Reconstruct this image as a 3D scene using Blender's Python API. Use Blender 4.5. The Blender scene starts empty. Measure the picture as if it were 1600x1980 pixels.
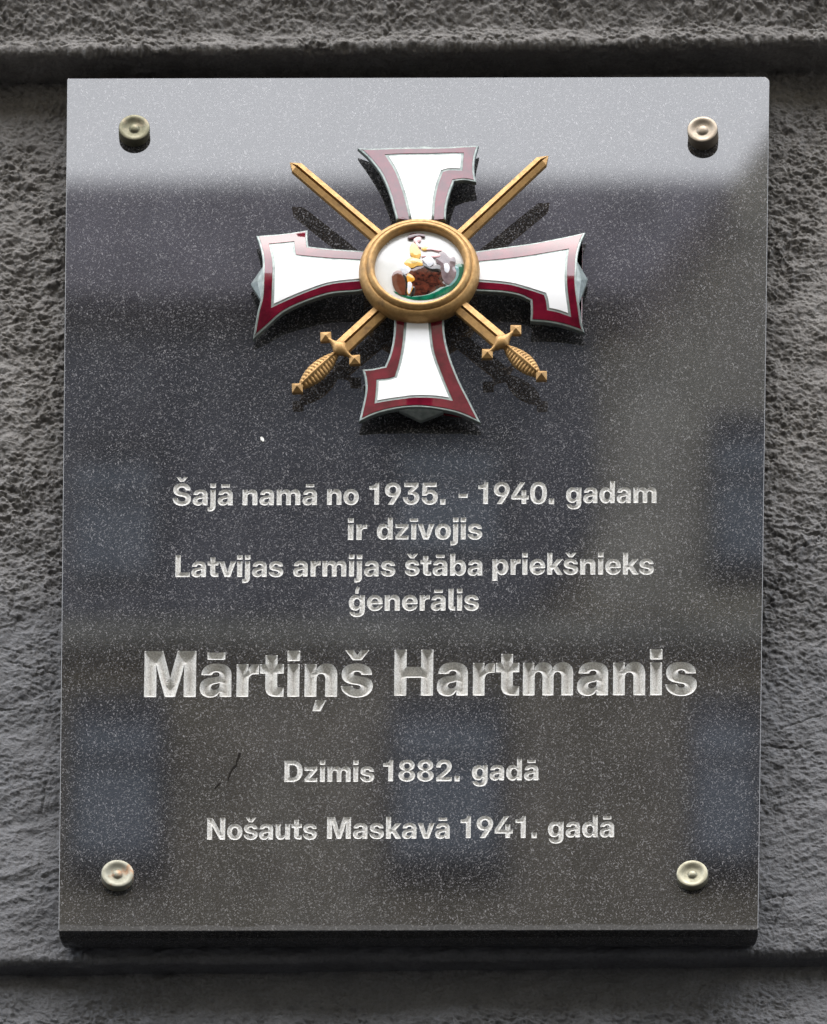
import bpy, bmesh, math, random
import numpy as np
from mathutils import Vector, Matrix
from mathutils.geometry import delaunay_2d_cdt

S = bpy.context.scene
R = math.radians
random.seed(4)

# ------------------------------------------------------------------ camera
ZC = 12.6                       # height of the plaque's centre above the street
CAM_DIST, CAM_ELEV, CAM_AZ, CAM_ROLL = 20.0, R(33.5), 2.51320145e-02, 1.17517172e-02
TARGET = Vector((1.82478731e-04, 0.0, ZC - 8.46101531e-03))
LENS = 1.43899152e+03
CAM_POS = TARGET + CAM_DIST * Vector((math.sin(CAM_AZ) * math.cos(CAM_ELEV), -math.cos(CAM_AZ) * math.cos(CAM_ELEV), -math.sin(CAM_ELEV)))
FWD = (TARGET - CAM_POS).normalized()
_r = FWD.cross(Vector((0, 0, 1))).normalized()
_u = _r.cross(FWD)
RIGHT = math.cos(CAM_ROLL) * _r + math.sin(CAM_ROLL) * _u
UP = -math.sin(CAM_ROLL) * _r + math.cos(CAM_ROLL) * _u
cd = bpy.data.cameras.new("camera")
cam = bpy.data.objects.new("camera", cd)
S.collection.objects.link(cam)
cam.matrix_world = Matrix(((RIGHT.x, UP.x, -FWD.x, CAM_POS.x), (RIGHT.y, UP.y, -FWD.y, CAM_POS.y), (RIGHT.z, UP.z, -FWD.z, CAM_POS.z), (0, 0, 0, 1)))
cd.sensor_fit = 'HORIZONTAL'
cd.sensor_width = 36.0
cd.lens = LENS
cd.clip_start = 0.1
cd.clip_end = 3000
cd.dof.use_dof = True
cd.dof.focus_distance = CAM_DIST
cd.dof.aperture_fstop = 78.0
S.camera = cam

# ------------------------------------------------------------------ light
SUN_EL, SUN_AZ = R(66), R(184)          # azimuth measured from +Y clockwise: nearly straight in front of the wall
w = bpy.data.worlds.new("World")
S.world = w
w.use_nodes = True
nt = w.node_tree
bg = nt.nodes["Background"]
sky = nt.nodes.new("ShaderNodeTexSky")
sky.sky_type = 'NISHITA'
sky.sun_disc = False
sky.sun_elevation = SUN_EL
sky.sun_rotation = SUN_AZ
sky.air_density = 1.0
sky.dust_density = 1.0
sky.ozone_density = 1.0
hs = nt.nodes.new("ShaderNodeHueSaturation")
hs.inputs['Saturation'].default_value = 0.50
nt.links.new(sky.outputs[0], hs.inputs['Color'])
nt.links.new(hs.outputs[0], bg.inputs['Color'])
bg.inputs['Strength'].default_value = 0.15
sd = bpy.data.lights.new("sun", 'SUN')
sd.energy = 1.1
sd.angle = R(90)
sd.color = (1.0, 0.95, 0.86)
sun = bpy.data.objects.new("sun", sd)
S.collection.objects.link(sun)
sdir = Vector((math.sin(SUN_AZ) * math.cos(SUN_EL), math.cos(SUN_AZ) * math.cos(SUN_EL), math.sin(SUN_EL)))
sun.rotation_euler = sdir.to_track_quat('Z', 'Y').to_euler()
sun.location = (0, -6, 30)
S.view_settings.view_transform = 'Standard'
S.view_settings.look = 'None'
S.view_settings.exposure = 2.27
S.view_settings.gamma = 1.0
S.view_settings.use_curve_mapping = False

# ------------------------------------------------------------------ helpers
def at(px, py, d=0.0):
    """point standing d metres in front of the plaque's face, measured on the photograph (1600 x 1980)"""
    k = LENS / 36.0 * 1600.0
    v = FWD + RIGHT * ((px - 800.0) / k) - UP * ((py - 990.0) / k)
    t = (-d - CAM_POS.y) / v.y
    return CAM_POS + v * t

def world_loc(o):
    p = Vector(o.location)
    while o.parent:
        o = o.parent
        p += o.location
    return p

def tag(o, label=None, cat=None, group=None, kind=None):
    if label: o['label'] = label
    if cat: o['category'] = cat
    if group: o['group'] = group
    if kind: o['kind'] = kind
    return o

def empty(name, loc, parent=None):
    o = bpy.data.objects.new(name, None)
    S.collection.objects.link(o)
    o.empty_display_size = 0.01
    if parent:
        o.parent = parent
        o.location = Vector(loc) - world_loc(parent)
    else:
        o.location = loc
    return o

def mesh(name, verts, faces, mats, parent=None, origin=None, smooth=False, fmat=None, angle=None):
    """verts are world coordinates; stored relative to the object's origin"""
    me = bpy.data.meshes.new(name)
    org = Vector(origin) if origin is not None else (world_loc(parent) if parent else Vector((0, 0, 0)))
    va = np.asarray([tuple(v) for v in verts], dtype=np.float64) - np.array(org)
    me.from_pydata([tuple(v) for v in va], [], [tuple(f) for f in faces])
    if not isinstance(mats, (list, tuple)): mats = [mats]
    for m in mats: me.materials.append(m)
    if fmat is not None: me.polygons.foreach_set('material_index', fmat)
    if smooth:
        me.polygons.foreach_set('use_smooth', [True] * len(me.polygons))
    me.update()
    if smooth and angle is not None:
        me.set_sharp_from_angle(angle=angle)
    o = bpy.data.objects.new(name, me)
    S.collection.objects.link(o)
    if parent:
        o.parent = parent
        o.location = org - world_loc(parent)
    else:
        o.location = org
    return o

def fix_normals(o):
    bm = bmesh.new(); bm.from_mesh(o.data)
    bmesh.ops.recalc_face_normals(bm, faces=bm.faces)
    bm.to_mesh(o.data); bm.free()
    return o

# value noise in numpy
def _hash(ix, iz, seed):
    n = (ix.astype(np.int64) * 374761393 + iz.astype(np.int64) * 668265263 + seed * 144665) & 0xffffffff
    n = ((n ^ (n >> 13)) * 1274126177) & 0xffffffff
    n = n ^ (n >> 16)
    return (n & 0xffffff) / float(0xffffff)

def vnoise(x, z, seed=0):
    ix, iz = np.floor(x), np.floor(z)
    fx, fz = x - ix, z - iz
    fx = fx * fx * fx * (fx * (fx * 6 - 15) + 10); fz = fz * fz * fz * (fz * (fz * 6 - 15) + 10)
    a = _hash(ix, iz, seed); b = _hash(ix + 1, iz, seed); c = _hash(ix, iz + 1, seed); d = _hash(ix + 1, iz + 1, seed)
    return (a * (1 - fx) + b * fx) * (1 - fz) + (c * (1 - fx) + d * fx) * fz * 1.0 - 0.5

def fbm(x, z, octv, seed=0, gain=0.5):
    s = 0; a = 1.0
    for k in range(octv):
        # turn each octave so the lattice never lines up
        c, t = math.cos(0.7 * k + 0.3), math.sin(0.7 * k + 0.3)
        s = s + a * vnoise((c * x - t * z) * 2 ** k + 7.3 * k, (t * x + c * z) * 2 ** k - 3.1 * k, seed + k)
        a *= gain
    return s

# ------------------------------------------------------------------ materials
def mat(name):
    m = bpy.data.materials.new(name); m.use_nodes = True
    return m, m.node_tree, m.node_tree.nodes['Principled BSDF']

def nd(t, kind, **kw):
    n = t.nodes.new(kind)
    for k, v in kw.items():
        if k in n.inputs: n.inputs[k].default_value = v
        else: setattr(n, k, v)
    return n

def ramp(t, src, stops):
    r = t.nodes.new('ShaderNodeValToRGB')
    el = r.color_ramp.elements
    while len(el) < len(stops): el.new(0.5)
    for e, (p, c) in zip(el, stops):
        e.position = p
        e.color = (c[0], c[1], c[2], 1) if hasattr(c, '__len__') else (c, c, c, 1)
    t.links.new(src, r.inputs[0])
    return r.outputs[0]

def coord(t, scale=(1, 1, 1)):
    tc = t.nodes.new('ShaderNodeTexCoord')
    mp = t.nodes.new('ShaderNodeMapping')
    mp.inputs['Scale'].default_value = scale
    t.links.new(tc.outputs['Object'], mp.inputs['Vector'])
    return mp.outputs[0]

def mixc(t, fac, a, b, mode='MIX'):
    n = t.nodes.new('ShaderNodeMix'); n.data_type = 'RGBA'; n.blend_type = mode
    for s, v in ((n.inputs[0], fac), (n.inputs[6], a), (n.inputs[7], b)):
        if hasattr(v, 'is_linked'): t.links.new(v, s)
        elif hasattr(v, '__len__'): s.default_value = (v[0], v[1], v[2], 1)
        else: s.default_value = v
    return n.outputs[2]

def math_n(t, op, a, b=None):
    n = t.nodes.new('ShaderNodeMath'); n.operation = op
    for s, v in ((n.inputs[0], a), (n.inputs[1], b)):
        if v is None: continue
        if hasattr(v, 'is_linked'): t.links.new(v, s)
        else: s.default_value = v
    return n.outputs[0]

def bump(t, b, height, strength, dist):
    n = nd(t, 'ShaderNodeBump', Strength=strength, Distance=dist)
    t.links.new(height, n.inputs['Height'])
    t.links.new(n.outputs[0], b.inputs['Normal'])

# polished dark granite with pale mica flecks
GRAN, t, b = mat('polished_granite')
def flecks(t, ang, scale, lo, hi, seed):
    tc = t.nodes.new('ShaderNodeTexCoord'); mp = t.nodes.new('ShaderNodeMapping')
    mp.inputs['Rotation'].default_value = (0, R(ang), 0)
    mp.inputs['Location'].default_value = (seed, seed * 2, seed)
    t.links.new(tc.outputs['Object'], mp.inputs['Vector'])
    m2 = t.nodes.new('ShaderNodeMapping'); m2.inputs['Scale'].default_value = (scale, scale, scale * 0.42)
    t.links.new(mp.outputs[0], m2.inputs['Vector'])
    v = nd(t, 'ShaderNodeTexVoronoi', Scale=1.0, Randomness=1.0)
    t.links.new(m2.outputs[0], v.inputs['Vector'])
    size = nd(t, 'ShaderNodeSeparateColor'); t.links.new(v.outputs['Color'], size.inputs[0])
    thr = math_n(t, 'MULTIPLY', math_n(t, 'SUBTRACT', size.outputs[0], lo), hi)
    d = math_n(t, 'SUBTRACT', thr, v.outputs['Distance'])
    return ramp(t, d, [(0.0, 0.0), (0.10, 1.0)]), size.outputs[1]
sq = lambda f, b_: math_n(t, 'MULTIPLY', f, math_n(t, 'MULTIPLY', b_, b_))
fl = None
for ang, sc_, lo_, hi_, sd_, wt_ in ((25, 950, 0.30, 0.66, 0.3, 1.0), (-40, 1150, 0.30, 0.66, 1.7, 0.9), (75, 1450, 0.25, 0.70, 2.9, 0.8), (-5, 1250, 0.30, 0.66, 4.1, 0.9), (130, 1900, 0.1, 0.75, 5.3, 0.6)):
    f_, b_ = flecks(t, ang, sc_, lo_, hi_, sd_)
    f_ = math_n(t, 'MULTIPLY', sq(f_, b_), wt_)
    fl = f_ if fl is None else math_n(t, 'MAXIMUM', fl, f_)
cl = nd(t, 'ShaderNodeTexNoise', Scale=70, Detail=3.0); t.links.new(coord(t), cl.inputs['Vector'])
fl = math_n(t, 'MULTIPLY', fl, ramp(t, cl.outputs[0], [(0.3, 0.55), (0.7, 1.0)]))
gn = nd(t, 'ShaderNodeTexNoise', Scale=900, Detail=2.0); t.links.new(coord(t), gn.inputs['Vector'])
base = ramp(t, gn.outputs[0], [(0.35, (0.006, 0.006, 0.0065)), (0.70, (0.030, 0.0292, 0.030))])
col = mixc(t, fl, base, (0.185, 0.18, 0.18))
sz = nd(t, 'ShaderNodeSeparateXYZ'); t.links.new(coord(t), sz.inputs[0])
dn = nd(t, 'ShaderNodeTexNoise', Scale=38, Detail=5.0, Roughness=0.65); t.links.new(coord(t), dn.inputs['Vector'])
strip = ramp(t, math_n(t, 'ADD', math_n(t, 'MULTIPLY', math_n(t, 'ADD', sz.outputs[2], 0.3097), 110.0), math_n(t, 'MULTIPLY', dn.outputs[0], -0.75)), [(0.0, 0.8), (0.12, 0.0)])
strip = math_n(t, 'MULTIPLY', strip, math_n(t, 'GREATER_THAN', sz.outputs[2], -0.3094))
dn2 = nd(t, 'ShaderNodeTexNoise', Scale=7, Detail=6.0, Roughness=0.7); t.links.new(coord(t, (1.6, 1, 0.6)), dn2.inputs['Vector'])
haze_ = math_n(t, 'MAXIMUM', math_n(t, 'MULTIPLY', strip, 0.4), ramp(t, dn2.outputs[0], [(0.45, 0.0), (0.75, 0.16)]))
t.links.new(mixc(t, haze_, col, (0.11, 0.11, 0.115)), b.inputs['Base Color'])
b.inputs['Roughness'].default_value = 0.010
b.inputs['IOR'].default_value = 1.70

# rough inside of the cut letters
CARVE, t, b = mat('rough_cut_granite')
n1 = nd(t, 'ShaderNodeTexNoise', Scale=1000, Detail=3.0, Roughness=0.75); t.links.new(coord(t), n1.inputs['Vector'])
n2 = nd(t, 'ShaderNodeTexNoise', Scale=60, Detail=3.0); t.links.new(coord(t), n2.inputs['Vector'])
c = ramp(t, n1.outputs[0], [(0.30, (0.30, 0.29, 0.265)), (0.66, (0.69, 0.68, 0.645))])
c = mixc(t, ramp(t, n2.outputs[0], [(0.5, 0.0), (0.8, 0.35)]), c, (0.16, 0.145, 0.12))
t.links.new(c, b.inputs['Base Color'])
b.inputs['Roughness'].default_value = 0.8
b.inputs['Specular IOR Level'].default_value = 0.15
bump(t, b, n1.outputs[0], 0.6, 0.0007)

# dark painted plaster
PLAST, t, b = mat('dark_painted_plaster')
cv = coord(t)
sp = nd(t, 'ShaderNodeSeparateXYZ'); t.links.new(cv, sp.inputs[0])
n1 = nd(t, 'ShaderNodeTexNoise', Scale=9, Detail=6.0, Roughness=0.6); t.links.new(cv, n1.inputs['Vector'])
n2 = nd(t, 'ShaderNodeTexNoise', Scale=430, Detail=3.0, Roughness=0.65); t.links.new(cv, n2.inputs['Vector'])
n3 = nd(t, 'ShaderNodeTexNoise', Scale=60, Detail=4.0, Roughness=0.65); t.links.new(cv, n3.inputs['Vector'])
zz = math_n(t, 'ADD', sp.outputs[2], math_n(t, 'MULTIPLY', math_n(t, 'SUBTRACT', n1.outputs[0], 0.5), 0.30))
patch = ramp(t, math_n(t, 'ADD', zz, 0.5), [(0.38, 1.0), (0.60, 0.0)])      # bluish repaint lower down
warm = ramp(t, n3.outputs[0], [(0.3, (0.110, 0.102, 0.093)), (0.7, (0.190, 0.179, 0.166))])
cool = ramp(t, n3.outputs[0], [(0.3, (0.076, 0.077, 0.081)), (0.7, (0.116, 0.117, 0.123))])
c = mixc(t, patch, warm, cool)
c = mixc(t, ramp(t, n2.outputs[0], [(0.30, 0.45), (0.55, 0.0)]), c, (0.034, 0.030, 0.027))
t.links.new(c, b.inputs['Base Color'])
b.inputs['Roughness'].default_value = 0.72
bump(t, b, n2.outputs[0], 0.85, 0.0014)

def metal(name, c0, c1, rough, metallic=1.0, scale=220, stain=None, bs=0.15):
    m, t, b = mat(name)
    cv = coord(t)
    n = nd(t, 'ShaderNodeTexNoise', Scale=scale, Detail=5.0, Roughness=0.65); t.links.new(cv, n.inputs['Vector'])
    c = ramp(t, n.outputs[0], [(0.3, c0), (0.7, c1)])
    if stain:
        n2 = nd(t, 'ShaderNodeTexNoise', Scale=stain[1], Detail=4.0, Roughness=0.6); t.links.new(cv, n2.inputs['Vector'])
        c = mixc(t, ramp(t, n2.outputs[0], [(stain[2], 0.0), (stain[2] + 0.14, 0.85)]), c, stain[0])
    t.links.new(c, b.inputs['Base Color'])
    b.inputs['Metallic'].default_value = metallic
    t.links.new(ramp(t, n.outputs[0], [(0.3, rough + 0.1), (0.7, rough - 0.05)]), b.inputs['Roughness'])
    bump(t, b, n.outputs[0], bs, 0.0004)
    return m
GOLD = metal('gilded_bronze', (0.30, 0.172, 0.060), (0.455, 0.275, 0.104), 0.48, 0.55, 320, ((0.20, 0.120, 0.055), 90, 0.58))
PATINA = metal('grey_green_bronze', (0.16, 0.19, 0.18), (0.28, 0.31, 0.29), 0.45, 0.55, 260)

def enamel(name, c0, c1, scale=90, coat=0.0, rough=0.06):
    m, t, b = mat(name)
    n = nd(t, 'ShaderNodeTexNoise', Scale=scale, Detail=4.0, Roughness=0.6); t.links.new(coord(t), n.inputs['Vector'])
    t.links.new(ramp(t, n.outputs[0], [(0.32, c0), (0.68, c1)]), b.inputs['Base Color'])
    b.inputs['Roughness'].default_value = rough
    b.inputs['IOR'].default_value = 1.62
    n2 = nd(t, 'ShaderNodeTexNoise', Scale=130, Detail=2.0); t.links.new(coord(t), n2.inputs['Vector'])
    bump(t, b, n2.outputs[0], 0.02, 0.0004)
    return m
RED = enamel('dark_red_enamel', (0.060, 0.0015, 0.008), (0.150, 0.005, 0.019))
WHITE = enamel('white_enamel', (0.80, 0.80, 0.79), (0.84, 0.84, 0.83), rough=0.35)
CREAM = enamel('medallion_white', (0.60, 0.60, 0.57), (0.72, 0.72, 0.70), 60, rough=0.1)

# ------------------------------------------------------------------ the wall: three rendered courses
def nonuni(lo, hi, flo, fhi, fine, coarse):
    a = list(np.arange(flo, fhi + 1e-9, fine))
    def go(start, end, sgn):
        out = []; p = start; st = fine
        while (end - p) * sgn > 0:
            st = min(st * 1.35, coarse); p += sgn * st; out.append(p)
        return out
    return np.array(sorted(go(flo, lo, -1) + a + go(a[-1], hi, 1)))

def cracks(X, Z):
    """a few hairline cracks and trowel nicks beside and below the plaque"""
    rnd = random.Random(11)
    out = X * 0.0
    for side in (-1, 1):
        for k in range(7):
            x, z = side * rnd.uniform(0.212, 0.25), ZC + rnd.uniform(-0.30, 0.05)
            a = rnd.choice((1.35, 0.15, 0.5, -0.3)) + rnd.uniform(-0.25, 0.25)
            L = rnd.uniform(0.012, 0.04); wd = rnd.uniform(0.0004, 0.0008)
            dx, dz = math.cos(a), math.sin(a)
            t = (X - x) * dx + (Z - z) * dz
            n = -(X - x) * dz + (Z - z) * dx + 0.0022 * fbm(t / 0.005 + 9.1 * k, t * 0 + 3.3 * k, 3, 150)
            out = out + 0.0013 * np.exp(-(n / wd) ** 2) * (np.abs(t) < L / 2) * np.clip((L / 2 - np.abs(t)) / 0.004, 0, 1)
    return out

def plaster_relief(X, Z):
    """metres of relief of the thrown plaster, rough above and brushed smoother lower down"""
    wx = X + 0.003 * fbm(X / 0.010, Z / 0.010, 3, 50); wz = Z + 0.0025 * fbm(X / 0.010, Z / 0.010, 3, 60)
    big = fbm(X / 0.06, Z / 0.045, 3, 1)
    mid = fbm(wx / 0.020, wz / 0.012, 3, 91)
    n1 = fbm(wx / 0.0046, wz / 0.0036, 3, 11, 0.78)
    n2 = np.abs(fbm(wx / 0.0048, wz / 0.0030, 3, 21, 0.65))
    pits = np.clip(fbm(wx / 0.0085, wz / 0.0048, 3, 31) - 0.25, 0, 1)
    fine = fbm(X / 0.0024, Z / 0.0018, 2, 131, 0.7)
    brush = fbm((X + 0.45 * Z) / 0.035, (Z - 0.45 * X) / 0.006, 3, 41)
    z0 = ZC - 0.075 + 0.06 * fbm(X / 0.08, Z / 0.08, 3, 71)
    rough = 1 / (1 + np.exp(-(Z - z0) / 0.03))
    rough = np.maximum(rough, 1 / (1 + np.exp(-np.clip((ZC - 0.335 - Z) / 0.008, -40, 40))))
    patchy = np.clip(0.95 + 0.8 * fbm(X / 0.03, Z / 0.03, 2, 111), 0.6, 1.4)
    amp = (0.42 + 0.58 * rough) * patchy
    return 0.0035 * big + (0.4 + 0.6 * rough) * 0.0017 * mid + amp * (0.0023 * n1 - 0.0009 * n2 - 0.0020 * pits + 0.0008 * fine) - cracks(X, Z) + (1 - rough) * 0.0009 * brush

FINE = 0.00062
XS_FULL = nonuni(-3.2, 3.2, -0.262, 0.262, FINE, 0.12)
XS_SIDES = np.array([x for x in XS_FULL if abs(x) > 0.195] + list(np.arange(-0.1945, 0.195, 0.0016))); XS_SIDES.sort()
WALL_Y = 0.0258
def zline(p0, p1, d):
    a, c = at(p0[0], p0[1], d), at(p1[0], p1[1], d)
    return lambda X: a.z + (c.z - a.z) * (X - a.x) / (c.x - a.x)

def course(name, prof, sparam, zedge, parent, seed, XS):
    """prof(s) -> (y, z - zedge, normal y, normal z); s runs down the face and in under the lower edge"""
    s = sparam
    Y, DZ, NY, NZ, AMP = [np.array(v) for v in zip(*[prof(v) for v in s])]
    X, _ = np.meshgrid(XS, s)
    ze = zedge(np.clip(X, -0.4, 0.4)) + 0.0012 * fbm(X / 0.03, X * 0 + seed, 3, 80 + seed)
    Zb = ze + DZ[:, None]
    Yb = np.repeat(Y[:, None], len(XS), 1)
    h = plaster_relief(X, Zb + 0.8 * (Yb - WALL_Y) + 0.37 * seed * 0) * AMP[:, None]
    Yw = Yb + h * NY[:, None]; Zw = Zb + h * NZ[:, None]
    nr, nc = X.shape
    co = np.stack([X, Yw, Zw], -1).reshape(-1, 3)
    org = world_loc(parent)
    idx = np.arange(nr * nc).reshape(nr, nc)
    q = np.stack([idx[:-1, :-1], idx[1:, :-1], idx[1:, 1:], idx[:-1, 1:]], -1).reshape(-1, 4)
    me = bpy.data.meshes.new(name)
    me.vertices.add(len(co)); me.vertices.foreach_set('co', (co - np.array(org)).ravel())
    me.loops.add(len(q) * 4); me.loops.foreach_set('vertex_index', q.ravel())
    me.polygons.add(len(q)); me.polygons.foreach_set('loop_start', np.arange(0, len(q) * 4, 4))
    me.polygons.foreach_set('use_smooth', np.ones(len(q), bool))
    me.materials.append(PLAST)
    me.update(calc_edges=True)
    o = bpy.data.objects.new(name, me); S.collection.objects.link(o); o.parent = parent
    return o

wall = empty('plastered_wall', (0, WALL_Y, ZC))
tag(wall, 'dark grey rough plastered wall in courses behind the granite plaque', 'wall')

def ledge_profile(face_y, flare, depth, rad, amp_under):
    """face going down to a rounded arris, then the underside running back `depth`"""
    def prof(s):
        if s < 0:                                   # the face; s = z above the arris
            zz = -s
            y = face_y + (flare * (1 - math.exp(-zz / 0.010)) - 0.42 * min(0.03, max(0.0, zz - 0.010)) if flare else 0.0)
            return (y, zz + rad, -1.0, 0.0, 1.0)
        if s < 1:                                   # the arris
            a = s * math.pi / 2
            return (face_y + rad - rad * math.cos(a), rad - rad * math.sin(a), -math.cos(a), -math.sin(a), 1.0)
        k = s - 1
        return (face_y + rad + k, 0.0, 0.0, -1.0, amp_under)
    return prof

def sp_face(top, fine_top, fine, depth):
    a = [-v for v in nonuni(0, top, 0, fine_top, fine, 0.12)[::-1] if v > 0]
    return a + list(np.linspace(0, 0.999, 7)) + list(1 + np.linspace(0.0008, depth, 26))

UP_Y = -0.007
zu = zline((0, 103), (1600, 80), -UP_Y)
course('upper_course', ledge_profile(UP_Y, 0.0038, 0.03, 0.005, 0.5), sp_face(2.6, 0.075, FINE, 0.05), zu, wall, 1, XS_FULL)
zm = zline((50, 1862), (1550, 1846), -WALL_Y)
course('middle_course', ledge_profile(WALL_Y, 0.0, 0.02, 0.004, 0.45), sp_face(0.685, 0.66, FINE, 0.045), zm, wall, 2, XS_SIDES)
zl = lambda X: zm(X) - 2.6
LOW_Y = WALL_Y + 0.014
course('lower_course', ledge_profile(LOW_Y, 0.0, 0.02, 0.004, 0.4), [-v for v in nonuni(0, 2.66, 2.53, 2.63, FINE, 0.12)[::-1] if v > 0] + [0.0, 0.5, 0.99, 1.02], zl, wall, 3, XS_FULL)

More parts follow.
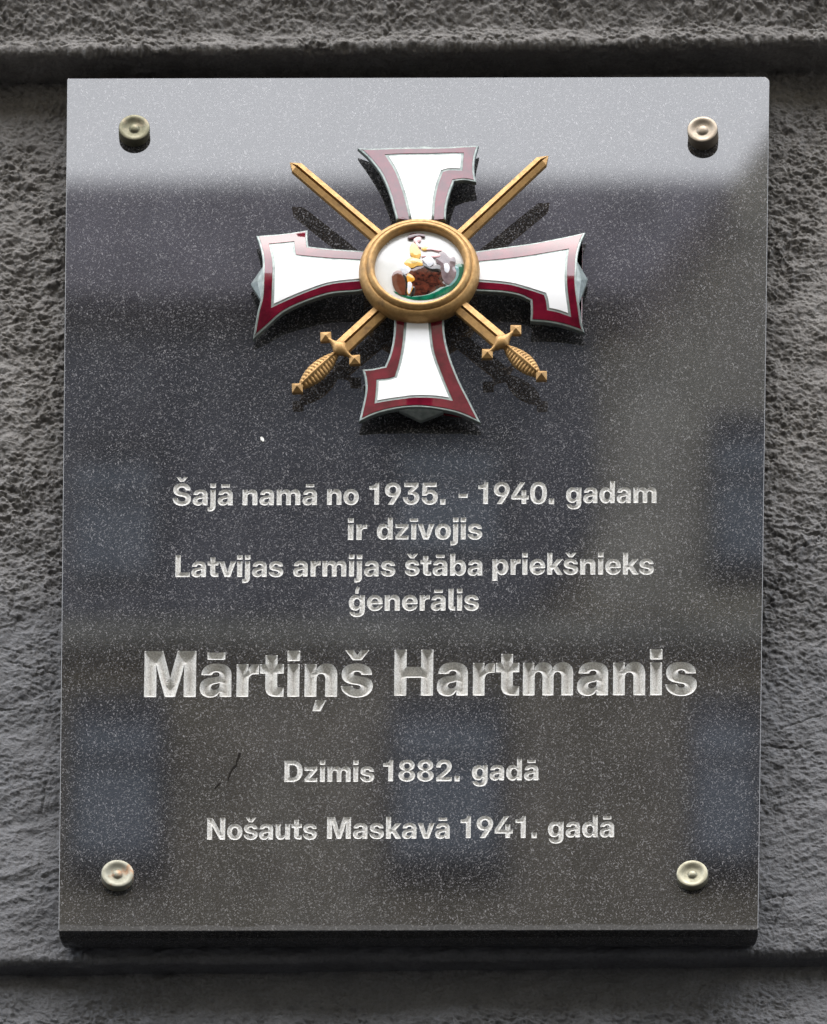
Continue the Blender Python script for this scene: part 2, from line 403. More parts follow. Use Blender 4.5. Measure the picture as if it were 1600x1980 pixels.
# ------------------------------------------------------------------ glyph outlines (heavy grotesque), quadratic, 2048 units
GLYPHS = """Š=1372;690,-24 *492,-24 *213,97 *67,328 67,493 415,493 *417,423 *486,322 *610,269 694,269 *769,269 *881,308 *944,380 944,428 *944,469 *890,532 *778,578 689,596 536,627 *318,671 *95,886 95,1049 *95,1188 *244,1397 *509,1514 684,1514 *863,1514 *1123,1397 *1266,1178 1271,1025 933,1025 *926,1116 *795,1221 689,1221 *623,1221 *520,1182 *462,1112 462,1066 *462,1026 *511,968 *617,925 700,908 831,882 *955,857 *1134,782 *1250,678 *1305,541 1305,454 *1305,304 *1159,90 *884,-24|558,1937 681,1774 811,1937 1070,1937 1070,1936 815,1623 547,1623 298,1936 298,1937
a=1165;418,-18 *312,-18 *150,51 *56,190 56,295 *56,384 *120,505 *233,581 *382,621 466,627 *560,635 *674,655 *724,690 724,721 724,726 *724,757 *688,803 *624,829 579,829 *533,829 *464,801 *424,749 420,713 96,713 *104,828 *222,992 *438,1079 592,1079 *707,1079 *886,1030 *1008,935 *1070,798 1070,711 1070,0 728,0 728,148 724,148 *693,91 *606,17 *492,-18|525,210 *581,210 *673,252 *727,328 727,380 727,474 *713,468 *676,457 *629,447 *574,436 542,431 *497,424 *427,394 *387,345 387,311 *387,279 *422,234 *484,210
j=541;96,1056 447,1056 447,-62 *447,-178 *360,-337 *187,-418 57,-418 -80,-418 -80,-147 -9,-147 *47,-147 *96,-91 96,-26|79,1190 79,1490 463,1490 463,1190
ā=1165;418,-18 *312,-18 *150,51 *56,190 56,295 *56,384 *120,505 *233,581 *382,621 466,627 *560,635 *674,655 *724,690 724,721 724,726 *724,757 *688,803 *624,829 579,829 *533,829 *464,801 *424,749 420,713 96,713 *104,828 *222,992 *438,1079 592,1079 *707,1079 *886,1030 *1008,935 *1070,798 1070,711 1070,0 728,0 728,148 724,148 *693,91 *606,17 *492,-18|525,210 *581,210 *673,252 *727,328 727,380 727,474 *713,468 *676,457 *629,447 *574,436 542,431 *497,424 *427,394 *387,345 387,311 *387,279 *422,234 *484,210|872,1432 872,1220 282,1220 282,1432
n=1234;445,573 445,0 95,0 95,1056 440,1056 440,773 389,773 *439,912 *624,1079 777,1079 *893,1079 *1054,980 *1140,794 1140,664 1140,0 790,0 790,591 *790,683 *702,780 620,780 *567,780 *488,736 *445,643
m=1851;95,0 95,1056 432,1056 432,809 415,809 *442,901 *543,1021 *680,1079 755,1079 *874,1079 *1055,940 1073,809 1043,809 *1062,896 *1166,1017 *1315,1079 1400,1079 *1504,1079 *1665,989 *1757,820 1757,703 1757,0 1406,0 1406,625 *1406,707 *1319,796 1250,796 *1202,796 *1132,752 *1093,674 1093,620 1093,0 758,0 758,628 *758,705 *674,796 604,796 *558,796 *486,753 *445,672 445,614 445,0
o=1218;609,-24 *443,-24 *192,112 *52,360 52,528 *52,695 *192,943 *443,1080 609,1080 *776,1080 *1026,943 *1166,695 1166,528 *1166,360 *1026,112 *776,-24|609,254 *668,254 *760,317 *813,440 813,528 *813,616 *760,738 *668,802 609,802 *551,802 *458,738 *406,616 406,528 *406,440 *458,317 *551,254
1=1180;520,0 860,0 860,1490 610,1490 *585,1290 150,1262 150,1030 520,1030
9=1320;650,1511 *821,1511 *1084,1380 *1232,1147 1232,995 *1232,872 *1134,641 1043,510 695,0 308,0 764,663 846,663 *827,633 *761,564 *657,517 577,517 *429,517 *209,636 *88,851 88,997 *88,1148 *231,1380 *485,1511|661,1235 *594,1235 *489,1173 *428,1065 428,997 *428,929 *489,822 *594,760 661,760 *728,760 *832,822 *892,929 892,997 *892,1065 *832,1173 *728,1235
3=1320;652,-24 *458,-24 *197,122 *65,363 65,502 410,502 *410,429 *470,316 *578,253 649,253 *718,253 *821,311 *879,414 879,480 *879,545 *818,639 *704,689 626,689 415,689 415,894 739,1200 739,1201 143,1201 143,1490 1160,1490 1160,1216 695,790 695,866 *876,883 *1114,785 *1232,593 1232,467 *1232,324 *1088,102 *828,-24
5=1320;657,-23 *491,-23 *239,97 *91,319 82,470 423,470 *425,407 *487,309 *593,251 660,251 *728,251 *832,314 *890,425 890,497 *890,571 *832,684 *729,748 662,748 *575,748 *453,673 433,609 104,609 147,1490 1144,1490 1144,1201 468,1201 445,908 447,908 *499,960 *643,1012 730,1012 *830,1012 *1011,936 *1152,799 *1234,614 1234,507 *1234,353 *1091,113 *831,-23
.=550;86,-19 86,362 466,362 466,-19
-=1320;1004,713 1004,442 316,442 316,713
4=1320;31,304 31,582 661,1490 1018,1490 394,580 394,578 1289,578 1289,304|766,0 766,388 766,512 766,928 1103,928 1103,0
0=1320;660,-24 *463,-24 *192,163 *53,507 53,744 *53,982 *192,1327 *463,1514 660,1514 *858,1514 *1128,1327 *1267,982 1267,744 *1267,507 *1128,162 *858,-24|660,261 *750,261 *866,378 *923,594 923,744 *923,895 *866,1111 *750,1229 660,1229 *571,1229 *454,1111 *397,895 397,744 *397,594 *454,378 *571,261
g=1254;618,-432 *454,-432 *238,-341 *120,-182 104,-81 438,-81 *446,-113 *495,-159 *570,-185 618,-185 *713,-185 *811,-79 811,25 811,187 810,187 *783,126 *694,46 *577,8 508,8 *370,8 *165,145 *52,385 52,539 *52,696 *167,940 *372,1079 505,1079 *574,1079 *687,1040 *778,965 810,909 811,909 811,1056 1159,1056 1159,60 *1159,-113 *1028,-330 *785,-432|607,281 *671,281 *768,346 *823,465 823,545 *823,625 *768,744 *671,808 607,808 *545,808 *454,745 *406,627 406,545 *406,463 *454,345 *545,281
d=1254;508,-23 *370,-23 *165,114 *52,363 52,530 *52,692 *167,940 *372,1079 505,1079 *574,1079 *686,1043 *774,971 807,914 809,914 809,1490 1159,1490 1159,0 813,0 813,163 811,163 *784,101 *695,18 *578,-23|607,256 *671,256 *768,324 *823,447 823,530 *823,613 *768,734 *671,802 607,802 *545,802 *454,736 *406,615 406,530 *406,444 *454,322 *545,256
i=540;95,0 95,1056 445,1056 445,0|77,1190 77,1490 461,1490 461,1190
r=811;95,0 95,1056 434,1056 434,870 436,870 *465,971 *588,1059 695,1059 *723,1059 *768,1059 789,1058 789,771 *770,771 *690,773 652,773 *591,773 *497,718 *445,612 445,537 445,0
z=1112;97,0 97,229 596,782 596,785 97,785 97,1056 1006,1056 1006,813 519,272 519,270 1015,270 1015,0
ī=540;95,0 95,1056 445,1056 445,0|565,1432 565,1220 -25,1220 -25,1432
v=1173;388,0 3,1056 369,1056 520,573 *550,472 *606,270 633,169 550,169 *577,270 *631,472 661,573 808,1056 1170,1056 786,0
s=1107;565,-26 *417,-26 *190,63 *55,227 45,339 390,339 *397,282 *485,214 559,214 *629,214 *707,263 707,302 *707,335 *643,378 581,389 389,423 *232,451 *69,608 69,734 *69,838 *183,993 *397,1078 545,1078 *694,1078 *911,988 *1033,825 1036,713 714,713 *713,767 *625,839 557,839 *491,839 *417,788 417,751 *417,718 *476,675 530,665 744,626 *907,597 *1063,457 1063,339 *1063,230 *938,66 *713,-26
L=1160;95,0 95,1490 460,1490 460,311 1118,311 1118,0
t=809;767,1056 767,786 19,786 19,1056|199,1344 549,1344 549,358 *549,308 *589,270 647,270 *673,270 *749,270 767,270 767,0 *740,0 *628,0 569,0 *377,0 *199,144 199,299
š=1107;565,-26 *417,-26 *190,63 *55,227 45,339 390,339 *397,282 *485,214 559,214 *629,214 *707,263 707,302 *707,335 *643,378 581,389 389,423 *232,451 *69,608 69,734 *69,838 *183,993 *397,1078 545,1078 *694,1078 *911,988 *1033,825 1036,713 714,713 *713,767 *625,839 557,839 *491,839 *417,788 417,751 *417,718 *476,675 530,665 744,626 *907,597 *1063,457 1063,339 *1063,230 *938,66 *713,-26|430,1503 554,1340 683,1503 943,1503 943,1502 687,1189 419,1189 171,1502 171,1503
b=1254;746,-23 *676,-23 *558,18 *469,101 442,163 441,163 441,0 95,0 95,1490 445,1490 445,914 446,914 *480,971 *568,1043 *681,1079 749,1079 *883,1079 *1086,940 *1202,692 1202,530 *1202,363 *1089,114 *884,-23|647,256 *710,256 *800,322 *848,444 848,530 *848,615 *800,736 *710,802 647,802 *583,802 *485,734 *431,613 431,530 *431,447 *485,324 *583,256
p=1254;95,-418 95,1056 441,1056 441,919 445,919 *477,972 *566,1043 *681,1079 749,1079 *883,1079 *1086,940 *1202,692 1202,530 *1202,363 *1089,114 *884,-23 746,-23 *676,-23 *562,18 *476,98 449,157 445,157 445,-418|647,256 *710,256 *800,322 *848,444 848,530 *848,615 *800,736 *710,802 647,802 *583,802 *485,734 *431,613 431,530 *431,447 *485,324 *583,256
e=1173;597,-24 *435,-24 *189,117 *52,367 52,528 *52,689 *189,939 *431,1080 588,1080 *708,1080 *904,1001 *1048,855 *1126,656 1126,536 1126,442 164,442 164,649 962,649 802,608 *802,675 *753,771 *661,823 597,823 *534,823 *442,771 *392,675 392,608 392,453 *392,384 *444,282 *541,227 610,227 *660,227 *738,255 *792,305 804,339 1119,339 *1099,232 *953,69 *731,-24
k=1167;410,270 410,684 449,684 765,1056 1167,1056 704,511 613,511|95,0 95,1490 445,1490 445,0|781,0 490,433 718,678 1183,0
ģ=1254;618,-432 *454,-432 *238,-341 *120,-182 104,-81 438,-81 *446,-113 *495,-159 *570,-185 618,-185 *713,-185 *811,-79 811,25 811,187 810,187 *783,126 *694,46 *577,8 508,8 *370,8 *165,145 *52,385 52,539 *52,696 *167,940 *372,1079 505,1079 *574,1079 *687,1040 *778,965 810,909 811,909 811,1056 1159,1056 1159,60 *1159,-113 *1028,-330 *785,-432|607,281 *671,281 *768,346 *823,465 823,545 *823,625 *768,744 *671,808 607,808 *545,808 *454,745 *406,627 406,545 *406,463 *454,345 *545,281|487,1173 487,1315 *487,1400 *524,1529 *589,1620 630,1648 799,1574 *775,1535 *720,1396 720,1303 720,1173
l=599;468,0 *272,0 *95,143 95,307 95,1490 445,1490 445,341 *445,300 *484,262 526,262 *537,262 *560,262 570,262 570,0 *544,0 *493,0
M=1864;95,0 95,1490 635,1490 822,917 *838,863 *882,707 *929,536 *968,381 980,327 888,327 *900,381 *939,536 *985,707 *1028,863 1044,917 1228,1490 1770,1490 1770,0 1411,0 1411,638 *1411,689 *1416,839 *1421,1015 *1425,1195 1426,1274 1468,1274 *1446,1192 *1396,1010 *1349,836 *1307,688 1291,638 1081,0 785,0 572,638 *556,688 *512,836 *464,1010 *413,1192 390,1274 439,1274 *439,1195 *444,1015 *449,839 *453,689 453,638 453,0
ņ=1234;445,573 445,0 95,0 95,1056 440,1056 440,773 389,773 *439,912 *624,1079 777,1079 *893,1079 *1054,980 *1140,794 1140,664 1140,0 790,0 790,591 *790,683 *702,780 620,780 *567,780 *488,736 *445,643|366,-472 459,-118 779,-118 608,-472
H=1480;95,0 95,1490 460,1490 460,914 1020,914 1020,1490 1385,1490 1385,0 1020,0 1020,603 460,603 460,0
D=1446;650,0 253,0 253,304 632,304 *767,304 *942,403 *1028,600 1028,745 *1028,891 *941,1087 *764,1186 627,1186 247,1186 247,1490 650,1490 *877,1490 *1212,1307 *1396,973 1396,745 *1396,517 *1214,183 *880,0|460,1490 460,0 95,0 95,1490
8=1320;659,-24 *481,-24 *215,82 *67,275 67,402 *67,505 *160,660 *330,759 445,774 445,773 *292,795 *115,969 115,1108 *115,1228 *252,1412 *498,1514 659,1514 *824,1514 *1069,1413 *1205,1231 1205,1108 *1205,970 *1028,796 875,773 875,774 *990,759 *1160,660 *1253,504 1253,402 *1253,275 *1104,82 *838,-24|659,229 *726,229 *828,280 *885,371 885,429 *885,489 *827,580 *725,632 659,632 *594,632 *493,580 *434,489 434,429 *434,370 *492,280 *593,229|659,894 *719,894 *808,938 *857,1020 857,1074 *857,1129 *808,1209 *719,1253 659,1253 *600,1253 *512,1209 *463,1129 463,1074 *463,1020 *512,938 *600,894
2=1320;111,0 111,260 665,719 *718,764 *814,853 *875,958 875,1025 *875,1086 *823,1178 *729,1229 664,1229 *595,1229 *492,1166 *436,1048 436,964 101,964 *101,1133 *238,1380 *491,1514 665,1514 *824,1514 *1073,1400 *1214,1189 1214,1044 *1214,936 *1133,764 *983,607 882,522 606,289 606,287 1220,287 1220,0
N=1499;95,0 95,1490 472,1490 889,822 *912,785 *983,661 *1061,517 1096,453 1053,354 *1048,429 *1043,622 *1040,801 1040,854 1040,1490 1405,1490 1405,0 1027,0 644,613 *615,659 *529,805 *428,988 376,1086 445,1116 *452,1008 *458,810 *460,657 460,613 460,0
u=1234;458,-23 *343,-23 *180,76 *95,262 95,392 95,1056 445,1056 445,465 *445,374 *534,276 614,276 *668,276 *747,320 *790,413 790,483 790,1056 1140,1056 1140,0 794,0 794,283 845,283 *796,145 *611,-23"""
GLYPHS_HEAVY = """M=1894;80,0 80,1490 702,1490 836,1024 *853,964 *899,791 *948,601 *989,428 1002,368 895,368 *908,428 *949,601 *997,791 *1042,964 1059,1024 1191,1490 1814,1490 1814,0 1406,0 1406,576 *1406,627 *1411,789 *1417,981 *1422,1178 1422,1264 1469,1264 *1448,1178 *1398,983 *1349,792 *1305,630 1289,576 1116,0 780,0 604,576 *588,630 *542,792 *492,983 *441,1178 419,1264 472,1264 *472,1178 *477,981 *483,789 *488,627 488,576 488,0
ā=1194;410,-19 *304,-19 *142,49 *50,187 50,292 *50,381 *112,504 *223,583 *371,624 456,630 *549,636 *662,657 *712,693 712,722 712,726 *712,749 *682,783 *629,802 592,802 *553,802 *496,780 *464,737 460,706 94,706 *103,826 *223,993 *446,1080 608,1080 *730,1080 *917,1031 *1044,935 *1108,796 1108,706 1108,0 718,0 718,148 714,148 *679,85 *589,12 *478,-19|540,230 *583,230 *664,263 *716,327 716,374 716,458 *701,453 *668,443 *630,434 *584,425 556,420 *515,413 *456,385 *424,343 424,316 *424,289 *454,250 *506,230|892,1436 892,1204 292,1204 292,1436
r=852;86,0 86,1056 474,1056 474,864 476,864 *505,971 *627,1056 736,1056 *765,1056 *812,1056 836,1056 836,736 *815,736 *728,736 690,736 *628,736 *536,680 *486,577 486,506 486,0
t=856;816,1056 816,752 20,752 20,1056|198,1344 598,1344 598,386 *598,339 *635,304 690,304 *717,304 *800,304 816,304 816,0 *789,0 *664,0 596,0 *388,0 *198,151 198,316
i=572;86,0 86,1056 486,1056 486,0|72,1158 72,1490 498,1490 498,1158
ņ=1266;486,560 486,0 86,0 86,1056 481,1056 481,765 429,765 *478,903 *664,1080 824,1080 *942,1080 *1100,979 *1180,793 1180,666 1180,0 780,0 780,576 *780,656 *704,742 633,742 *586,742 *520,702 *486,621|360,-466 456,-118 816,-118 632,-466
š=1144;584,-27 *427,-27 *188,66 *47,234 36,345 430,345 *437,298 *514,239 578,239 *637,239 *702,276 702,307 *702,333 *644,367 584,377 386,409 *227,435 *60,595 60,723 *60,832 *179,991 *404,1077 562,1077 *722,1077 *951,986 *1077,820 1080,705 716,705 *715,751 *636,813 578,813 *520,813 *458,774 458,745 *458,720 *509,685 556,677 782,639 *949,611 *1108,472 1108,353 *1108,241 *978,70 *742,-27|454,1507 572,1347 698,1507 982,1507 982,1506 720,1181 424,1181 170,1506 170,1507
H=1488;80,0 80,1490 496,1490 496,933 992,933 992,1490 1408,1490 1408,0 992,0 992,581 496,581 496,0
a=1194;410,-19 *304,-19 *142,49 *50,187 50,292 *50,381 *112,504 *223,583 *371,624 456,630 *549,636 *662,657 *712,693 712,722 712,726 *712,749 *682,783 *629,802 592,802 *553,802 *496,780 *464,737 460,706 94,706 *103,826 *223,993 *446,1080 608,1080 *730,1080 *917,1031 *1044,935 *1108,796 1108,706 1108,0 718,0 718,148 714,148 *679,85 *589,12 *478,-19|540,230 *583,230 *664,263 *716,327 716,374 716,458 *701,453 *668,443 *630,434 *584,425 556,420 *515,413 *456,385 *424,343 424,316 *424,289 *454,250 *506,230
m=1888;86,0 86,1056 470,1056 470,800 455,800 *480,897 *582,1021 *720,1080 796,1080 *914,1080 *1097,942 1114,800 1086,800 *1103,894 *1209,1018 *1360,1080 1444,1080 *1550,1080 *1711,988 *1802,820 1802,706 1802,0 1402,0 1402,606 *1402,678 *1328,762 1266,762 *1226,762 *1167,724 *1134,654 1134,606 1134,0 754,0 754,606 *754,678 *681,762 619,762 *579,762 *519,724 *486,654 486,606 486,0
n=1266;486,560 486,0 86,0 86,1056 481,1056 481,765 429,765 *478,903 *664,1080 824,1080 *942,1080 *1100,979 *1180,793 1180,666 1180,0 780,0 780,576 *780,656 *704,742 633,742 *586,742 *520,702 *486,621
s=1144;584,-27 *427,-27 *188,66 *47,234 36,345 430,345 *437,298 *514,239 578,239 *637,239 *702,276 702,307 *702,333 *644,367 584,377 386,409 *227,435 *60,595 60,723 *60,832 *179,991 *404,1077 562,1077 *722,1077 *951,986 *1077,820 1080,705 716,705 *715,751 *636,813 578,813 *520,813 *458,774 458,745 *458,720 *509,685 556,677 782,639 *949,611 *1108,472 1108,353 *1108,241 *978,70 *742,-27"""
FONT = {}
for wt, line in [(0, l) for l in GLYPHS.strip().split('\n')] + [(1, l) for l in GLYPHS_HEAVY.strip().split('\n')]:
    ch, rest = line[0], line[2:]
    a, cs = rest.split(';')
    FONT[ch, wt] = (int(a), [[(float(p.lstrip('*').split(',')[0]), float(p.split(',')[1]), not p.startswith('*')) for p in c.split(' ')] for c in cs.split('|')])

def flatten(contour, sx, sy, step):
    pts = []
    n = len(contour)
    ex = []
    for i in range(n):                      # insert implied on-curve points
        p, q = contour[i], contour[(i + 1) % n]
        ex.append(p)
        if not p[2] and not q[2]: ex.append(((p[0] + q[0]) / 2, (p[1] + q[1]) / 2, True))
    k = next(i for i, p in enumerate(ex) if p[2])
    ex = ex[k:] + ex[:k]
    ex.append(ex[0])
    ex = [(x * sx, y * sy, o) for x, y, o in ex]
    i = 0; out = []
    while i < len(ex) - 1:
        p = ex[i]
        if ex[i + 1][2]:
            q = ex[i + 1]; L = math.hypot(q[0] - p[0], q[1] - p[1]); m = max(1, round(L / step))
            out += [(p[0] + (q[0] - p[0]) * j / m, p[1] + (q[1] - p[1]) * j / m) for j in range(m)]
            i += 1
        else:
            c, q = ex[i + 1], ex[i + 2]
            L = math.hypot(c[0] - p[0], c[1] - p[1]) + math.hypot(q[0] - c[0], q[1] - c[1]); m = max(2, round(L / step))
            for j in range(m):
                u = j / m
                out.append(((1 - u) ** 2 * p[0] + 2 * u * (1 - u) * c[0] + u * u * q[0], (1 - u) ** 2 * p[1] + 2 * u * (1 - u) * c[1] + u * u * q[1]))
            i += 2
    r = []
    for p in out:
        if not r or math.hypot(p[0] - r[-1][0], p[1] - r[-1][1]) > step * 0.05: r.append(p)
    return r

def winding(P, contours):
    P = np.asarray(P); wn = np.zeros(len(P), int)
    for c in contours:
        a = np.asarray(c); bq = np.roll(a, -1, 0)
        for (x0, y0), (x1, y1) in zip(a, bq):
            left = (x1 - x0) * (P[:, 1] - y0) - (P[:, 0] - x0) * (y1 - y0)
            wn += ((y0 <= P[:, 1]) & (y1 > P[:, 1]) & (left > 0)).astype(int)
            wn -= ((y0 > P[:, 1]) & (y1 <= P[:, 1]) & (left < 0)).astype(int)
    return wn

def seg_dist(P, A, B):
    P = np.asarray(P)[:, None, :]; A = np.asarray(A)[None]; B = np.asarray(B)[None]
    d = B - A; t = np.clip(((P - A) * d).sum(-1) / np.maximum((d * d).sum(-1), 1e-18), 0, 1)
    return np.sqrt((((A + t[..., None] * d) - P) ** 2).sum(-1)).min(1)

_cache = {}
def carved_glyph(ch, wt, sx, sy, step, slope):
    """V-cut relief of one glyph: 2-D verts with depth, faces, and its boundary loop edges (index pairs)"""
    key = (ch, wt, round(sx * 1e7), round(sy * 1e7))
    if key in _cache: return _cache[key]
    K = 1000.0
    cs = [flatten(c, sx * K, sy * K, step * K) for c in FONT[ch, wt][1]]
    v = []; e = []
    for c in cs:
        o = len(v); v += c; e += [(o + i, o + (i + 1) % len(c)) for i in range(len(c))]
    V, E, F, *_ = delaunay_2d_cdt([Vector(p) for p in v], e, [], 0, 1e-5)
    V = np.array([(p.x, p.y) for p in V]); F = np.array(F)
    ins = winding(V[F].mean(1), cs) != 0
    Fi = F[ins]
    cnt = {}
    for ti, f in enumerate(Fi):
        for i in range(3):
            k = tuple(sorted((f[i], f[(i + 1) % 3]))); cnt.setdefault(k, []).append(ti)
    bed = [k for k, l in cnt.items() if len(l) == 1]
    A, B = V[[k[0] for k in bed]], V[[k[1] for k in bed]]
    T = V[Fi]; a, b_, c_ = T[:, 0], T[:, 1], T[:, 2]
    d = 2 * (a[:, 0] * (b_[:, 1] - c_[:, 1]) + b_[:, 0] * (c_[:, 1] - a[:, 1]) + c_[:, 0] * (a[:, 1] - b_[:, 1]))
    d = np.where(np.abs(d) < 1e-12, 1e-12, d)
    a2, b2, c2 = (a ** 2).sum(1), (b_ ** 2).sum(1), (c_ ** 2).sum(1)
    U = np.stack([(a2 * (b_[:, 1] - c_[:, 1]) + b2 * (c_[:, 1] - a[:, 1]) + c2 * (a[:, 1] - b_[:, 1])) / d, (a2 * (c_[:, 0] - b_[:, 0]) + b2 * (a[:, 0] - c_[:, 0]) + c2 * (b_[:, 0] - a[:, 0])) / d], -1)
    Rr = np.sqrt(((U - a) ** 2).sum(1))
    ok = (winding(U, cs) != 0)
    dist = np.zeros(len(U)); dist[ok] = seg_dist(U[ok], A, B)
    ok &= (dist > step * K * 0.25) & (dist > 0.8 * Rr)
    used = sorted({i for k in bed for i in k}); rm = {o: i for i, o in enumerate(used)}
    P = [tuple(V[i]) for i in used]
    ED = [(rm[k[0]], rm[k[1]]) for k in bed]
    nb = len(ED)
    mid = {}
    merged = []
    for ti in np.where(ok)[0]:
        for mi in merged:
            if abs(P[mi][0] - U[ti, 0]) + abs(P[mi][1] - U[ti, 1]) < step * K * 0.2: mid[ti] = mi; break
        else:
            mid[ti] = len(P); merged.append(len(P)); P.append(tuple(U[ti]))
    for k, l in cnt.items():
        if len(l) == 2 and l[0] in mid and l[1] in mid and mid[l[0]] != mid[l[1]]: ED.append((mid[l[0]], mid[l[1]]))
    V2, E2, F2, ov, oe, of = delaunay_2d_cdt([Vector(p) for p in P], ED, [], 0, 1e-5)
    V2 = np.array([(p.x, p.y) for p in V2]); F2 = np.array(F2)
    F2 = F2[winding(V2[F2].mean(1), cs) != 0]
    dep = seg_dist(V2, A, B) * slope
    dep[dep < 1e-4] = 0
    cnt2 = {}
    for f in F2:
        for i in range(3):
            k = (f[i], f[(i + 1) % 3]); cnt2[tuple(sorted(k))] = cnt2.get(tuple(sorted(k)), 0) + 1
    bl = [k for k, n in cnt2.items() if n == 1]
    r = (V2 / K, dep / K, F2, bl, [np.array(c) / K for c in cs])
    _cache[key] = r
    return r

# ------------------------------------------------------------------ the plaque
PW, PH, PT = 0.42, 6.19435131e-01, 0.0258
def plq(x, z):
    return (x * (1 + 0.02096838 * (z / PH + 0.5)), z)
def plaque_loop(inset, y):
    hw, hh = PW / 2, PH / 2
    out = []
    for cx, cz, r, a0 in ((1, -1, 0.0012, -90), (1, 1, 0.0042, 0), (-1, 1, 0.0012, 90), (-1, -1, 0.0012, 180)):
        for k in range(7):
            a = R(a0 + 15 * k)
            x = cx * (hw - r) + r * math.cos(a); z = cz * (hh - r) + r * math.sin(a)
            x, z = plq(x, z)
            out.append((x - cx * inset, y, ZC + z - cz * inset))
    return out

WORDS = [  # text, ink from, ink to (photo px), baseline px at that word, cap height px
    [('Šajā', 334, 450, 977), ('namā', 469, 613, 976.6), ('no', 632.5, 694, 976), ('1935.', 714, 862, 975.5), ('-', 887, 905, 975), ('1940.', 925, 1072, 974.3), ('gadam', 1095, 1270, 972.5)],
    [('ir', 672.5, 710, 1044), ('dzīvojis', 729, 933, 1043)],
    [('Latvijas', 339, 548, 1115.6), ('armijas', 567, 765, 1114.6), ('štāba', 783, 933, 1113), ('priekšnieks', 952.5, 1265, 1111)],
    [('ģenerālis', 674.7, 926.5, 1180.7)],
    [('Mārtiņš', 278.5, 721, 1347.6), ('Hartmanis', 762.4, 1348, 1344.8)],
    [('Dzimis', 550, 724, 1512), ('1882.', 741, 889.4, 1510.8), ('gadā', 912.8, 1041.5, 1509)],
    [('Nošauts', 400.6, 613, 1623.6), ('Maskavā', 632.5, 870, 1622), ('1941.', 890.8, 1038.7, 1620.6), ('gadā', 1060, 1188, 1619.2)]]
CAPS = [42, 42, 42, 42, 89, 41, 42]

letters = []          # (line, verts2d (x,z), depth, faces, boundary edges, contours)
for li, line in enumerate(WORDS):
    for txt, x0, x1, yb in line:
        a, c = at(x0, yb), at(x1, yb)
        zb = (a.z + c.z) / 2
        sy = (at(x0, yb - CAPS[li]).z - at(x0, yb).z) / 1490.0
        pen = 0; pens = []; wt = 1 if li == 4 else 0
        for ch in txt:
            pens.append(pen); pen += FONT[ch, wt][0]
        xs = [p + q[0] for ch, p in zip(txt, pens) for cc in FONT[ch, wt][1] for q in cc]
        lo, hi = min(xs), max(xs)
        sx = (c.x - a.x) / (hi - lo)
        for ch, p in zip(txt, pens):
            V, D, F, bl, cs = carved_glyph(ch, wt, sx, sy, 0.0011 if li == 4 else 0.0006, 1.1 if li == 4 else 0.65)
            off = np.array([a.x + (p - lo) * sx, zb])
            letters.append((li, V + off, D, F, bl, [q + off for q in cs]))

loop0 = plaque_loop(0.0004, 0.0)
v = [Vector((p[0], p[2] - ZC)) * 1000 for p in loop0]; n0 = len(v)
e = [(i, (i + 1) % n0) for i in range(n0)]
for li, V, D, F, bl, cs in letters:
    rm = {}
    for k in bl:
        for i in k:
            if i not in rm:
                rm[i] = len(v); v.append(Vector((V[i][0], V[i][1] - ZC)) * 1000)
        e.append((rm[k[0]], rm[k[1]]))
FV, FE, FF, *_ = delaunay_2d_cdt(v, e, [], 1, 1e-6)
FV = np.array([(p.x / 1000, p.y / 1000 + ZC) for p in FV]); FF = np.array(FF)
cen = FV[FF].mean(1)
keep = np.ones(len(FF), bool)
for li, V, D, F, bl, cs in letters:
    lo, hi = V.min(0), V.max(0)
    m = np.where((cen[:, 0] > lo[0]) & (cen[:, 0] < hi[0]) & (cen[:, 1] > lo[1]) & (cen[:, 1] < hi[1]))[0]
    if len(m): keep[m[winding(cen[m], cs) != 0]] = False
FF = FF[keep]
verts = [(p[0], 0.0, p[1]) for p in FV]
faces = [tuple(f) for f in FF]
loops = [loop0, plaque_loop(0.00012, 0.00012), plaque_loop(0.0, 0.0005), plaque_loop(0.0001, 0.004)]
for k in range(1, 9):
    a = k / 8
    loops.append(plaque_loop(0.0045 * (1 - math.sqrt(max(0, 1 - a * a))) ** 0.8 * 1.0 + 0.0001, 0.004 + (PT - 0.0045) * a))
prev = None
for lp in loops:
    o = len(verts); verts += lp; n = len(lp)
    if prev is not None: faces += [(prev + i, prev + (i + 1) % n, o + (i + 1) % n, o + i) for i in range(n)]
    prev = o
faces.append(tuple(prev + i for i in range(n0)))
plaque = mesh('memorial_plaque', verts, faces, GRAN, origin=(0, 0, ZC))
fix_normals(plaque)
tag(plaque, 'polished dark granite memorial plaque with engraved lettering on the wall', 'plaque')
for li in range(7):
    vv = []; ff = []
    for l2, V, D, F, bl, cs in letters:
        if l2 != li: continue
        o = len(vv)
        vv += [(V[i][0], float(D[i]), V[i][1]) for i in range(len(V))]
        ff += [tuple(o + i for i in f) for f in F]
    ln = mesh('engraved_line', vv, ff, CARVE, parent=plaque)
    if li == 4: ln['label'] = 'largest engraved line of lettering'

